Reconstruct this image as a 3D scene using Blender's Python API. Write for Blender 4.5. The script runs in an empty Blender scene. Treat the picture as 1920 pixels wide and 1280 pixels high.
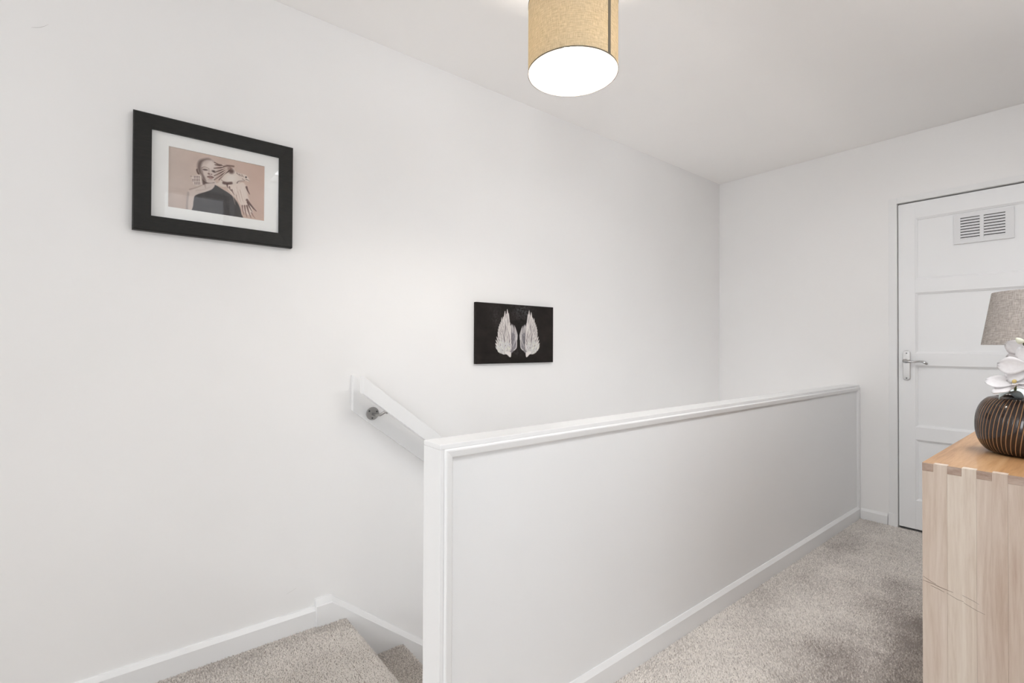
import bpy, bmesh, math, random
import numpy as np
from mathutils import Vector, Matrix

random.seed(7)
rng = np.random.default_rng(11)
scene = bpy.context.scene
COL = scene.collection
PI = math.pi

# ------------------------------------------------------------------ camera
CAM_Z = 1.0986
cam_data = bpy.data.cameras.new('camera')
cam_data.sensor_width = 36.0
cam_data.lens = 910.05 / 1920.0 * 36.0
cam_data.clip_start = 0.02
cam = bpy.data.objects.new('camera', cam_data)
COL.objects.link(cam)
_v = Vector((0.62669145, 0.77921594, 0.00896359))
_r = Vector((0.77921862, -0.62673951, 0.00399039))
_u = Vector((-0.00872721, -0.00448385, 0.99995186))
_m = Matrix.Identity(4)
for i in range(3):
    _m[i][0] = _r[i]; _m[i][1] = _u[i]; _m[i][2] = -_v[i]
_m[2][3] = CAM_Z
cam.matrix_world = _m
scene.camera = cam

# ------------------------------------------------------------------ world, lights, exposure
world = bpy.data.worlds.new('daylight')
scene.world = world
world.use_nodes = True
bg = world.node_tree.nodes['Background']
bg.inputs['Color'].default_value = (0.86, 0.93, 1.0, 1)
bg.inputs['Strength'].default_value = 0.55

XB_, ZC_ = 3.728, 2.40
def area_light(name, loc, direction, sx, sy, power, color):
    d = bpy.data.lights.new(name, 'AREA')
    d.shape = 'RECTANGLE'; d.size = sx; d.size_y = sy; d.energy = power; d.color = color
    o = bpy.data.objects.new(name, d); COL.objects.link(o)
    o.location = loc
    o.rotation_euler = Vector(direction).to_track_quat('-Z', 'Y').to_euler()
    return o
# daylight standing in the openings of the landing: end window, small side window, bedroom window beyond the
# open doorway on the right, plus added fill lights overhead and at the foot of the stairs
area_light('daylight_end_window', (-4.47, 0.86, 1.36), (1, 0, 0), 1.70, 1.46, 60.0, (0.97, 0.985, 1.0))
area_light('daylight_side_window', (0.43, -0.545, 1.61), (0, 1, 0), 0.44, 1.30, 3.6, (0.93, 0.965, 1.0))
area_light('daylight_bedroom', (-1.42, -1.36, 1.30), (1.22, 0.945, -0.05), 0.35, 1.3, 19.5, (0.93, 0.965, 1.0))
area_light('overhead_fill', (1.65, -0.10, ZC_ + 0.05), (0, 0, -1), 1.46, 0.28, 20.5, (0.96, 0.98, 1.0))  # added fill from above, no known source there
area_light('stair_foot_fill', (XB_ - 0.02, 1.55, -1.55), (-1, 0, 0.15), 0.7, 1.7, 70.0, (0.97, 0.985, 1.0))  # added fill that lifts the ceiling over the stairs, no door built
BULB_STRENGTH = 210.0

scene.view_settings.view_transform = 'Standard'
scene.view_settings.look = 'None'
scene.view_settings.exposure = -0.04
scene.view_settings.gamma = 1.0
scene.view_settings.use_curve_mapping = False
scene.cycles.use_denoising = True
scene.cycles.max_bounces = 8
scene.cycles.diffuse_bounces = 5
scene.cycles.use_adaptive_sampling = True
scene.cycles.adaptive_threshold = 0.06
scene.cycles.adaptive_min_samples = 16
scene.cycles.sample_clamp_indirect = 6.0
scene.cycles.caustics_reflective = False
scene.cycles.caustics_refractive = False

# ------------------------------------------------------------------ measures (metres)
YL = 1.985        # left wall face
XB = 3.728        # end wall face
YR = -0.26        # right wall face (behind the chest)
XR = -4.20        # wall behind the camera
ZC = 2.40         # ceiling
HW_X0 = 0.612     # near end of the low wall
HW_F, HW_B = 1.041, 1.124
HW_Z = 0.8538
NOSE_X = 0.722
RISE, GOING = 0.20, 0.252
LOW = -2.62       # hall floor below

# ------------------------------------------------------------------ material helpers
def srgb(r, g, b):
    f = lambda c: (c / 255.0) / 12.92 if c / 255.0 <= 0.04045 else ((c / 255.0 + 0.055) / 1.055) ** 2.4
    return (f(r), f(g), f(b), 1.0)

class NT:
    def __init__(self, name):
        self.m = bpy.data.materials.new(name); self.m.use_nodes = True
        self.t = self.m.node_tree; self.n = self.t.nodes; self.l = self.t.links
        self.b = self.n['Principled BSDF']; self.out = self.n['Material Output']
    def new(self, typ, **kw):
        nd = self.n.new(typ)
        for k, v in kw.items(): setattr(nd, k, v)
        return nd
    def link(self, a, b): self.l.new(a, b)
    def coord(self, scale=(1, 1, 1)):
        tc = self.new('ShaderNodeTexCoord'); mp = self.new('ShaderNodeMapping')
        mp.inputs['Scale'].default_value = scale
        self.link(tc.outputs['Object'], mp.inputs['Vector'])
        return mp.outputs['Vector']
    def noise(self, vec, scale, detail=3, rough=0.5):
        nz = self.new('ShaderNodeTexNoise')
        nz.inputs['Scale'].default_value = scale; nz.inputs['Detail'].default_value = detail
        nz.inputs['Roughness'].default_value = rough
        self.link(vec, nz.inputs['Vector']); return nz
    def ramp(self, fac, stops):
        rp = self.new('ShaderNodeValToRGB'); e = rp.color_ramp.elements
        while len(e) < len(stops): e.new(0.5)
        for el, (p, c) in zip(e, stops): el.position = p; el.color = c
        self.link(fac, rp.inputs['Fac']); return rp.outputs['Color']
    def bump(self, height, strength=0.1, dist=0.001):
        b = self.new('ShaderNodeBump'); b.inputs['Strength'].default_value = strength
        b.inputs['Distance'].default_value = dist
        self.link(height, b.inputs['Height']); self.link(b.outputs['Normal'], self.b.inputs['Normal'])

def mat_paint(name, col, rough=0.6, var=0.015, bump=0.08, scale=60, spec=0.3):
    t = NT(name); vec = t.coord()
    nz = t.noise(vec, 2.2, 1)
    c0 = tuple(max(0, c * (1 - var)) for c in col[:3]) + (1,)
    c1 = tuple(min(1, c * (1 + var)) for c in col[:3]) + (1,)
    t.link(t.ramp(nz.outputs['Fac'], [(0.3, c0), (0.7, c1)]), t.b.inputs['Base Color'])
    t.b.inputs['Roughness'].default_value = rough
    t.b.inputs['Specular IOR Level'].default_value = spec
    if bump:
        nz2 = t.noise(vec, scale, 1)
        t.bump(nz2.outputs['Fac'], bump, 0.002)
    return t.m

M = {}
M['wall'] = mat_paint('wall_emulsion', (0.895, 0.887, 0.880), 0.7, 0.008, 0.10, 45, 0.2)
M['ceiling'] = mat_paint('ceiling_emulsion', (0.91, 0.897, 0.884), 0.8, 0.008, 0.08, 40, 0.1)
M['panel'] = mat_paint('low_wall_paint', (0.87, 0.872, 0.875), 0.5, 0.006, 0.08, 50, 0.3)
M['gloss'] = mat_paint('white_gloss_paint', (0.865, 0.865, 0.865), 0.36, 0.006, 0.02, 30, 0.4)
M['door'] = mat_paint('door_paint', (0.89, 0.893, 0.90), 0.34, 0.006, 0.05, 35, 0.45)
M['plastic'] = mat_paint('white_plastic', (0.80, 0.80, 0.81), 0.4, 0.003, 0.0, 30, 0.4)
M['black_gap'] = mat_paint('painted_gap_shade', (0.05, 0.047, 0.045), 0.8, 0.1, 0.0, 30, 0.1)  # near-black colour standing in for shade inside narrow gaps

def mat_metal(name, col, rough):
    t = NT(name)
    t.b.inputs['Metallic'].default_value = 1.0
    nz = t.noise(t.coord((1, 1, 8)), 90, 2)
    t.link(t.ramp(nz.outputs['Fac'], [(0.3, tuple(c * 0.93 for c in col) + (1,)), (0.7, col + (1,))]), t.b.inputs['Base Color'])
    t.b.inputs['Roughness'].default_value = rough
    return t.m
M['chrome'] = mat_metal('polished_chrome', (0.56, 0.56, 0.56), 0.14)
M['steel'] = mat_metal('satin_steel', (0.42, 0.41, 0.40), 0.38)
M['dark_metal'] = mat_metal('dark_screw', (0.12, 0.12, 0.12), 0.4)

def mat_wood(name, c_dark, c_mid, c_light, grain_scale, rough, offset=0.0, spec=0.4, fig=1.0):
    t = NT(name)
    tc = t.new('ShaderNodeTexCoord'); mp = t.new('ShaderNodeMapping')
    mp.inputs['Scale'].default_value = grain_scale
    mp.inputs['Location'].default_value = (offset, offset * 1.7, offset * 2.3)
    t.link(tc.outputs['Object'], mp.inputs['Vector'])
    n1 = t.noise(mp.outputs['Vector'], 1.0, 6, 0.62)
    n1.inputs['Distortion'].default_value = 0.9 * fig
    n2 = t.noise(mp.outputs['Vector'], 7.0, 3, 0.6)
    mx = t.new('ShaderNodeMath', operation='MULTIPLY_ADD')
    t.link(n2.outputs['Fac'], mx.inputs[0]); mx.inputs[1].default_value = 0.35
    t.link(n1.outputs['Fac'], mx.inputs[2])
    t.link(t.ramp(mx.outputs[0], [(0.42, c_dark), (0.66, c_mid), (0.9, c_light)]), t.b.inputs['Base Color'])
    t.b.inputs['Roughness'].default_value = rough
    t.b.inputs['Specular IOR Level'].default_value = spec
    t.bump(n2.outputs['Fac'], 0.08, 0.0006)
    return t.m
STAVES = []
for k, (a, b, c) in enumerate([((194, 174, 157), (212, 196, 182), (223, 210, 198)),
                               ((199, 181, 164), (217, 203, 189), (228, 217, 204)),
                               ((190, 168, 151), (208, 191, 177), (220, 206, 193)),
                               ((186, 162, 146), (204, 186, 171), (217, 202, 189))]):
    STAVES.append(mat_wood('pale_oak_stave', srgb(*a), srgb(*b), srgb(*c), (34, 34, 2.2), 0.5, 3.1 * k + 0.4, 0.3, 1.2))
M['oak_top'] = mat_wood('oiled_oak_top', srgb(156, 112, 72), srgb(188, 145, 101), srgb(204, 166, 126), (2.0, 34, 34), 0.34, 5.2, 0.5, 0.8)
M['oak_end'] = mat_wood('oak_end_grain', srgb(150, 126, 112), srgb(178, 156, 142), srgb(196, 178, 166), (60, 20, 120), 0.6, 1.1, 0.2, 0.5)
M['oak_front'] = mat_wood('pale_oak_front', srgb(172, 146, 124), srgb(196, 174, 154), srgb(212, 194, 176), (2.2, 34, 34), 0.5, 9.0, 0.3, 1.0)
M['scratch'] = mat_paint('scratched_wood', srgb(120, 102, 90), 0.8, 0.1, 0, 30, 0.1)

def mat_attr(name, attr, rough, spec, bump=0.0, noise_scale=200):
    t = NT(name)
    a = t.new('ShaderNodeVertexColor', layer_name=attr)
    t.link(a.outputs['Color'], t.b.inputs['Base Color'])
    t.b.inputs['Roughness'].default_value = rough
    t.b.inputs['Specular IOR Level'].default_value = spec
    if bump:
        nz = t.noise(t.coord(), noise_scale, 2); t.bump(nz.outputs['Fac'], bump, 0.0006)
    return t.m
M['print'] = mat_attr('printed_photo_paper', 'print', 0.6, 0.2)
M['canvas'] = mat_attr('printed_canvas', 'print', 0.6, 0.15, 0.12, 900)
M['tuft'] = mat_attr('carpet_yarn', 'yarn', 0.95, 0.05)

def mat_carpet_base():
    t = NT('carpet_backing'); vec = t.coord()
    nz = t.noise(vec, 260, 2)
    t.link(t.ramp(nz.outputs['Fac'], [(0.35, srgb(150, 140, 132)), (0.65, srgb(206, 196, 186))]), t.b.inputs['Base Color'])
    t.b.inputs['Roughness'].default_value = 0.95
    t.b.inputs['Specular IOR Level'].default_value = 0.05
    t.bump(nz.outputs['Fac'], 0.5, 0.004)
    return t.m
M['carpet'] = mat_carpet_base()

def mat_frame_black():
    t = NT('black_wood_frame'); n = t.noise(t.coord((14, 60, 60)), 3, 4)
    t.link(t.ramp(n.outputs['Fac'], [(0.3, srgb(27, 26, 24)), (0.7, srgb(35, 34, 31))]), t.b.inputs['Base Color'])
    t.b.inputs['Roughness'].default_value = 0.5
    t.b.inputs['Specular IOR Level'].default_value = 0.3
    t.bump(n.outputs['Fac'], 0.06, 0.0008)
    return t.m
M['frame'] = mat_frame_black()
M['mat_board'] = mat_paint('mount_board', (0.95, 0.945, 0.935), 0.8, 0.004, 0, 30, 0.1)

def mat_glass_pane():
    t = NT('picture_glass')
    t.n.remove(t.b)
    fr = t.new('ShaderNodeFresnel'); fr.inputs['IOR'].default_value = 1.5
    tr = t.new('ShaderNodeBsdfTransparent'); tr.inputs['Color'].default_value = (0.995, 0.997, 0.995, 1)
    gl = t.new('ShaderNodeBsdfGlossy'); gl.inputs['Roughness'].default_value = 0.01
    mx = t.new('ShaderNodeMixShader')
    ge = t.new('ShaderNodeNewGeometry'); iv = t.new('ShaderNodeMath', operation='SUBTRACT'); iv.inputs[0].default_value = 1.0
    t.link(ge.outputs['Backfacing'], iv.inputs[1])
    ml = t.new('ShaderNodeMath', operation='MULTIPLY'); t.link(fr.outputs[0], ml.inputs[0]); t.link(iv.outputs[0], ml.inputs[1])
    t.link(ml.outputs[0], mx.inputs[0]); t.link(tr.outputs[0], mx.inputs[1]); t.link(gl.outputs[0], mx.inputs[2])
    t.link(mx.outputs[0], t.out.inputs['Surface'])
    return t.m
M['glass'] = mat_glass_pane()

def mat_fabric(name, c0, c1, weave_scale, translucent=0.0, tcol=(1, 0.85, 0.6, 1), slub=0.5):
    """woven linen: stretched noise threads in both directions, optional light passing through"""
    t = NT(name)
    tc = t.new('ShaderNodeTexCoord')
    def th(sc):
        mp = t.new('ShaderNodeMapping'); mp.inputs['Scale'].default_value = sc
        t.link(tc.outputs['UV'], mp.inputs['Vector'])
        return t.noise(mp.outputs['Vector'], weave_scale, 3, 0.6).outputs['Fac']
    a = th((1.0, 0.12, 1)); b = th((0.10, 1.0, 1))
    ad = t.new('ShaderNodeMath', operation='ADD'); t.link(a, ad.inputs[0]); t.link(b, ad.inputs[1])
    ml = t.new('ShaderNodeMath', operation='MULTIPLY'); t.link(ad.outputs[0], ml.inputs[0]); ml.inputs[1].default_value = 0.5
    colr = t.ramp(ml.outputs[0], [(0.36, c0), (0.64, c1)])
    t.link(colr, t.b.inputs['Base Color'])
    t.b.inputs['Roughness'].default_value = 0.9; t.b.inputs['Specular IOR Level'].default_value = 0.05
    t.bump(ml.outputs[0], 0.25, 0.0008)
    if translucent:
        tb = t.new('ShaderNodeBsdfTranslucent')
        mc = t.new('ShaderNodeMix', data_type='RGBA', blend_type='MULTIPLY'); mc.inputs['Factor'].default_value = 1.0
        t.link(colr, mc.inputs['A']); mc.inputs['B'].default_value = tcol
        t.link(mc.outputs['Result'], tb.inputs['Color'])
        mx = t.new('ShaderNodeMixShader'); mx.inputs[0].default_value = translucent
        t.link(t.b.outputs[0], mx.inputs[1]); t.link(tb.outputs[0], mx.inputs[2])
        t.link(mx.outputs[0], t.out.inputs['Surface'])
    return t.m
M['shade_fabric'] = mat_fabric('beige_linen_shade', srgb(176, 166, 146), srgb(218, 208, 188), 420, 0.44, (1.0, 0.84, 0.54, 1))
M['shade_seam'] = mat_fabric('shade_seam_tape', srgb(96, 90, 80), srgb(122, 114, 102), 260)
M['shade_lining'] = mat_paint('white_shade_lining', (0.85, 0.84, 0.82), 0.6, 0.003, 0, 30, 0.1)
M['lamp_linen'] = mat_fabric('grey_linen_shade', srgb(138, 131, 126), srgb(200, 193, 187), 420)
M['lamp_inner'] = mat_paint('lamp_shade_inside', srgb(120, 105, 92), 0.8, 0.03, 0, 30, 0.1)
M['lamp_base'] = mat_paint('ceramic_lamp_base', srgb(150, 140, 130), 0.35, 0.05, 0.02, 20, 0.5)

def mat_lining_translucent():
    t = NT('shade_lining_film')
    t.b.inputs['Base Color'].default_value = (0.60, 0.585, 0.56, 1); t.b.inputs['Roughness'].default_value = 0.6
    tb = t.new('ShaderNodeBsdfTranslucent'); tb.inputs['Color'].default_value = (0.9, 0.86, 0.78, 1)
    mx = t.new('ShaderNodeMixShader'); mx.inputs[0].default_value = 0.32
    t.link(t.b.outputs[0], mx.inputs[1]); t.link(tb.outputs[0], mx.inputs[2]); t.link(mx.outputs[0], t.out.inputs['Surface'])
    return t.m
M['lining'] = mat_lining_translucent()

def mat_emit(name, col, s):
    t = NT(name)
    t.b.inputs['Base Color'].default_value = (0.9, 0.9, 0.9, 1)
    t.b.inputs['Emission Color'].default_value = col; t.b.inputs['Emission Strength'].default_value = s
    return t.m
M['bulb'] = mat_emit('lit_bulb', (1.0, 0.90, 0.78, 1), BULB_STRENGTH)

def mat_simple(name, col, rough, spec=0.4, scale=40, var=0.12):
    return mat_paint(name, col[:3], rough, var, 0.02, scale, spec)
M['vase'] = mat_simple('dark_lacquered_wood', srgb(38, 25, 20), 0.13, 0.6, 30, 0.2)
M['vase_groove'] = mat_simple('pale_carved_groove', srgb(150, 114, 82), 0.5, 0.3)
def mat_petal():
    t = NT('white_orchid_petal'); n = t.noise(t.coord((1, 1, 1)), 120, 2)
    t.link(t.ramp(n.outputs['Fac'], [(0.3, (0.82, 0.80, 0.81, 1)), (0.7, (0.90, 0.89, 0.90, 1))]), t.b.inputs['Base Color'])
    t.b.inputs['Roughness'].default_value = 0.6
    tb = t.new('ShaderNodeBsdfTranslucent'); tb.inputs['Color'].default_value = (0.9, 0.88, 0.9, 1)
    mx = t.new('ShaderNodeMixShader'); mx.inputs[0].default_value = 0.3
    t.link(t.b.outputs[0], mx.inputs[1]); t.link(tb.outputs[0], mx.inputs[2]); t.link(mx.outputs[0], t.out.inputs['Surface'])
    return t.m
M['petal'] = mat_petal()
M['orchid_throat'] = mat_simple('orchid_throat', srgb(190, 168, 110), 0.6)
M['stem'] = mat_simple('green_stem', srgb(92, 98, 62), 0.5)
M['bud'] = mat_simple('pale_green_bud', srgb(224, 226, 208), 0.6)
M['leaf'] = mat_simple('pale_leaf', srgb(214, 224, 224), 0.5)
M['cord'] = mat_simple('white_flex', srgb(220, 218, 214), 0.5)

# ------------------------------------------------------------------ object helpers
def link_obj(name, me, mat, parent=None):
    o = bpy.data.objects.new(name, me)
    if mat is not None and not me.materials: me.materials.append(mat)
    COL.objects.link(o)
    if parent is not None: o.parent = parent
    return o

def mesh_obj(name, verts, faces, mat, parent=None, smooth=False):
    me = bpy.data.meshes.new(name)
    me.from_pydata([tuple(v) for v in verts], [], faces)
    me.validate()
    if smooth:
        me.polygons.foreach_set('use_smooth', [True] * len(me.polygons))
    me.update()
    return link_obj(name, me, mat, parent)

def bm_obj(name, bm, mat, parent=None, smooth=False):
    bmesh.ops.recalc_face_normals(bm, faces=bm.faces)
    me = bpy.data.meshes.new(name); bm.to_mesh(me); bm.free()
    if smooth: me.polygons.foreach_set('use_smooth', [True] * len(me.polygons))
    return link_obj(name, me, mat, parent)

def add_box(bm, x0, x1, y0, y1, z0, z1):
    vs = [bm.verts.new(p) for p in ((x0, y0, z0), (x1, y0, z0), (x1, y1, z0), (x0, y1, z0),
                                    (x0, y0, z1), (x1, y0, z1), (x1, y1, z1), (x0, y1, z1))]
    fs = [bm.faces.new([vs[i] for i in q]) for q in ((3, 2, 1, 0), (4, 5, 6, 7), (0, 1, 5, 4), (1, 2, 6, 5), (2, 3, 7, 6), (3, 0, 4, 7))]
    return vs

def box(name, x0, x1, y0, y1, z0, z1, mat, parent=None, bevel=0.0, seg=2):
    bm = bmesh.new(); add_box(bm, x0, x1, y0, y1, z0, z1)
    if bevel: bmesh.ops.bevel(bm, geom=list(bm.edges), offset=bevel, segments=seg, profile=0.5, affect='EDGES')
    return bm_obj(name, bm, mat, parent)

def boxes(name, lst, mat, parent=None):
    bm = bmesh.new()
    for b in lst: add_box(bm, *b)
    return bm_obj(name, bm, mat, parent)

def prism(name, poly, axis, a0, a1, mat, parent=None, bevel=0.0):
    """extrude a 2-D polygon along an axis: axis 0 -> (y,z), 1 -> (x,z), 2 -> (x,y)"""
    def P(q, a): return {0: (a, q[0], q[1]), 1: (q[0], a, q[1]), 2: (q[0], q[1], a)}[axis]
    bm = bmesh.new()
    A = [bm.verts.new(P(q, a0)) for q in poly]; B = [bm.verts.new(P(q, a1)) for q in poly]
    bm.faces.new(A); bm.faces.new(B[::-1])
    n = len(poly)
    for i in range(n): bm.faces.new([A[i], A[(i + 1) % n], B[(i + 1) % n], B[i]])
    if bevel: bmesh.ops.bevel(bm, geom=list(bm.edges), offset=bevel, segments=2, profile=0.5, affect='EDGES')
    return bm_obj(name, bm, mat, parent)

def tube(name, pts, radii, mat, parent=None, seg=14, flat=None):
    """swept tube through pts; flat = (axis vector, factor) squashes the section along that axis"""
    pts = [Vector(p) for p in pts]
    if not isinstance(radii, (list, tuple)): radii = [radii] * len(pts)
    verts, faces = [], []
    up = Vector((0, 0, 1))
    prev = None
    for i, p in enumerate(pts):
        t = (pts[min(i + 1, len(pts) - 1)] - pts[max(i - 1, 0)]).normalized()
        if prev is None:
            ref = up if abs(t.dot(up)) < 0.9 else Vector((1, 0, 0))
            n = t.cross(ref).normalized()
        else:
            n = (prev - t * prev.dot(t)).normalized()
        prev = n; b = t.cross(n)
        for k in range(seg):
            a = 2 * PI * k / seg
            off = n * math.cos(a) * radii[i] + b * math.sin(a) * radii[i]
            if flat: off = off - flat[0] * off.dot(flat[0]) * (1 - flat[1])
            verts.append(p + off)
    for i in range(len(pts) - 1):
        for k in range(seg):
            faces.append([i * seg + k, i * seg + (k + 1) % seg, (i + 1) * seg + (k + 1) % seg, (i + 1) * seg + k])
    faces.append(list(range(seg))[::-1]); faces.append([(len(pts) - 1) * seg + k for k in range(seg)])
    return mesh_obj(name, verts, faces, mat, parent, True)

def lathe(name, prof, cx, cy, mat, parent=None, seg=64, closed=False, uv=False):
    verts, faces = [], []
    n = len(prof)
    for k in range(seg):
        a = 2 * PI * k / seg
        for r, z in prof: verts.append((cx + r * math.cos(a), cy + r * math.sin(a), z))
    m = n if closed else n - 1
    uvs = []
    for k in range(seg):
        for i in range(m):
            j = (i + 1) % n; k2 = (k + 1) % seg
            faces.append([k * n + i, k2 * n + i, k2 * n + j, k * n + j])
            uvs += [(k / seg, i / m), ((k + 1) / seg, i / m), ((k + 1) / seg, (i + 1) / m), (k / seg, (i + 1) / m)]
    me = bpy.data.meshes.new(name); me.from_pydata(verts, [], faces)
    if uv:
        rr = prof[0][0]; hh = abs(prof[-1][1] - prof[0][1])
        l = me.uv_layers.new(name='uv')
        for d, (u_, v_) in zip(l.data, uvs): d.uv = (u_ * 2 * PI * rr, v_ * hh)
    me.polygons.foreach_set('use_smooth', [True] * len(me.polygons)); me.update()
    return link_obj(name, me, mat, parent)

def disc(name, c, normal, r, depth, mat, parent=None, seg=32, bevel=0.0):
    n = Vector(normal).normalized(); c = Vector(c)
    q = n.to_track_quat('Z', 'Y').to_matrix()
    bm = bmesh.new()
    bmesh.ops.create_cone(bm, cap_ends=True, segments=seg, radius1=r, radius2=r, depth=depth)
    if bevel: bmesh.ops.bevel(bm, geom=[e for e in bm.edges if len(e.link_faces) == 2 and any(len(f.verts) > 4 for f in e.link_faces)], offset=bevel, segments=2, profile=0.5, affect='EDGES')
    for v in bm.verts: v.co = c + q @ (v.co + Vector((0, 0, depth / 2)))
    return bm_obj(name, bm, mat, parent)

def thing(name, label, cat, loc=(0, 0, 0)):
    o = bpy.data.objects.new(name, None); COL.objects.link(o)
    o.empty_display_size = 0.05
    o['label'] = label; o['category'] = cat
    return o
def tag(o, label, cat=None, kind=None):
    o['label'] = label
    if cat: o['category'] = cat
    if kind: o['kind'] = kind
    return o
def struct(o, label, cat):
    o['kind'] = 'structure'; o['label'] = label; o['category'] = cat
    return o

# ------------------------------------------------------------------ room shell
T = 0.12
struct(boxes('wall_left', [(XR - T, XB + T, YL, YL + T, LOW, ZC - 0.0005)], M['wall']),
       'long white painted wall on the stair side', 'wall')
DY0, DY1, DZ = 0.074, 0.842, 1.984       # door opening in the end wall
struct(boxes('wall_back', [(XB, XB + T, DY1, YL, LOW, ZC - 0.0005), (XB, XB + T, YR - 0.4, DY0, LOW, ZC - 0.0005),
                           (XB, XB + T, DY0, DY1, DZ, ZC - 0.0005), (XB, XB + T, DY0, DY1, LOW, -0.012),
                           (XB + T, XB + T + 0.03, DY0 - 0.1, DY1 + 0.1, -0.1, DZ + 0.1)], M['wall']),
       'white painted end wall holding the panelled door', 'wall')
WX0, WX1, WZ0, WZ1 = 0.20, 0.66, 0.95, 2.28
OX0, OX1, OZ = -0.80, 0.03, 2.02     # doorway to the bedroom
struct(boxes('wall_right', [(XR - T, OX0, YR - 0.10, YR, -0.2, ZC - 0.0005), (OX0, OX1, YR - 0.10, YR, OZ, ZC - 0.0005), (OX0, OX1, YR - 0.10, YR, -0.2, -0.008), (OX1, 0.10, YR - 0.10, YR, -0.2, ZC - 0.0005), (0.10, WX0, YR - 0.30, YR, -0.2, ZC - 0.0005), (WX1, XB, YR - 0.30, YR, -0.2, ZC - 0.0005),
                            (WX0, WX1, YR - 0.30, YR, -0.2, WZ0), (WX0, WX1, YR - 0.30, YR, WZ1, ZC - 0.0005)], M['wall']),
       'white painted wall behind the chest', 'wall')
EY0, EY1, EZ0, EZ1 = -0.02, 1.74, 0.60, 2.12
struct(boxes('wall_rear', [(XR - 0.30, XR, YR - 0.3, EY0, -0.2, ZC - 0.0005), (XR - 0.30, XR, EY1, YL + T, LOW, ZC - 0.0005),
                           (XR - 0.30, XR, EY0, EY1, -0.2, EZ0), (XR - 0.30, XR, EY0, EY1, EZ1, ZC - 0.0005)], M['wall']),
       'white painted wall behind the photographer', 'wall')
KX0, KX1, KY0, KY1 = 0.90, 2.40, -0.25, 0.05      # opening added for the overhead fill light, out of the camera's view
struct(boxes('ceiling', [(XR - 0.3, KX0, YR - 0.3, YL + T, ZC, ZC + 0.30), (KX1, XB + T, YR - 0.3, YL + T, ZC, ZC + 0.30),
                         (KX0, KX1, YR - 0.3, KY0, ZC, ZC + 0.30), (KX0, KX1, KY1, YL + T, ZC, ZC + 0.30)], M['ceiling']),
       'flat white ceiling above the landing', 'ceiling')

# floor slab (carpet top of the backing sits a pile height below 0)
PILE = 0.0055
fl = struct(boxes('floor', [(XR - 0.3, HW_X0 + 0.02, YR, YL, -0.16, -PILE), (HW_X0 + 0.02, XB, YR, HW_B - 0.004, -0.16, -PILE)], M['carpet']),
            'landing floor covered in grey beige carpet', 'floor')

# ------------------------------------------------------------------ low wall beside the stairs
hw = bpy.data.objects.new('wall_stairwell', None); COL.objects.link(hw)
struct(hw, 'low white panelled wall guarding the stairwell', 'wall')
PF = HW_F + 0.008        # panel face
box('panel', HW_X0 + 0.012, XB, PF, HW_B - 0.004, -0.10, HW_Z - 0.012, M['panel'], hw)
box('stairwell_facing', HW_X0 + 0.012, XB, HW_B - 0.03, HW_B - 0.004, LOW, -0.10, M['wall'], hw)
# end board and cap board wrap the wall core, their front edges show as a thin strip
prism('end_board', [(HW_F, 0.0), (HW_B, 0.0), (HW_B, HW_Z - 0.0122), (HW_F, HW_Z - 0.0122)], 0, HW_X0, HW_X0 + 0.012, M['gloss'], hw, 0.0012)
box('cap_board', HW_X0, XB, HW_F, HW_B, HW_Z - 0.012, HW_Z, M['gloss'], hw, 0.0014)
def moulding(name, p0, p1, across, length_cut):
    """bead strip between p0 and p1 on the panel face; across = unit vector from the outer edge to the inner edge"""
    p0 = Vector(p0); p1 = Vector(p1); ac = Vector(across)
    prof = [(0.0, 0.0), (0.0, -0.0085), (0.0030, -0.0135), (0.0060, -0.0140), (0.0210, -0.0105), (0.0250, -0.0070), (0.0255, 0.0)]
    verts, faces = [], []
    n = len(prof)
    d = (p1 - p0).normalized()
    for i, p in enumerate((p0, p1)):
        for s, y in prof:
            mitre = s * length_cut[i]
            verts.append(p + ac * s + Vector((0, y, 0)) + d * mitre)
    for k in range(n):
        faces.append([k, (k + 1) % n, n + (k + 1) % n, n + k])
    faces.append(list(range(n))); faces.append(list(range(n, 2 * n))[::-1])
    bm = bmesh.new()
    vs = [bm.verts.new(v) for v in verts]
    for f in faces: bm.faces.new([vs[i] for i in f])
    return bm_obj(name, bm, M['gloss'], hw)
mx0, mz1 = HW_X0 + 0.0121, HW_Z - 0.0121
moulding('moulding', (mx0, PF, mz1), (XB - 0.0005, PF, mz1), (0, 0, -1), (1, -1))
moulding('moulding', (mx0, PF, 0.0), (mx0, PF, mz1), (1, 0, 0), (0, -1))
moulding('moulding', (XB - 0.0005, PF, 0.0), (XB - 0.0005, PF, mz1), (-1, 0, 0), (0, -1))
def skirting_profile(face, d, h, out):
    """(offset, z) polygon of a skirting with a chamfered top; out = direction into the room"""
    return [(face, -0.007), (face + out * d, -0.007), (face + out * d, h - 0.014), (face + out * (d - 0.010), h), (face, h)]
prism('baseboard', skirting_profile(PF, 0.0135, 0.072, -1), 0, HW_X0 + 0.030, XB - 0.001, M['gloss'], hw)

# ------------------------------------------------------------------ skirtings of the other walls
b = prism('baseboard_left', skirting_profile(YL, 0.018, 0.072, -1), 0, XR, 0.602, M['gloss'])
struct(b, 'low white skirting board under the long wall', 'skirting')
b = prism('baseboard_back', skirting_profile(XB, 0.012, 0.064, -1), 1, 0.8925, PF - 0.015, M['gloss'])
struct(b, 'short white skirting piece between low wall and door', 'skirting')
b = prism('baseboard_right', skirting_profile(YR, 0.015, 0.07, 1), 0, OX1 + 0.01, XB - 0.02, M['gloss'])
struct(b, 'white skirting board behind the oak chest', 'skirting')
b = prism('baseboard_rear', skirting_profile(XR, 0.015, 0.07, 1), 1, YR + 0.016, YL - 0.019, M['gloss'])
struct(b, 'white skirting board under the end window', 'skirting')

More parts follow.
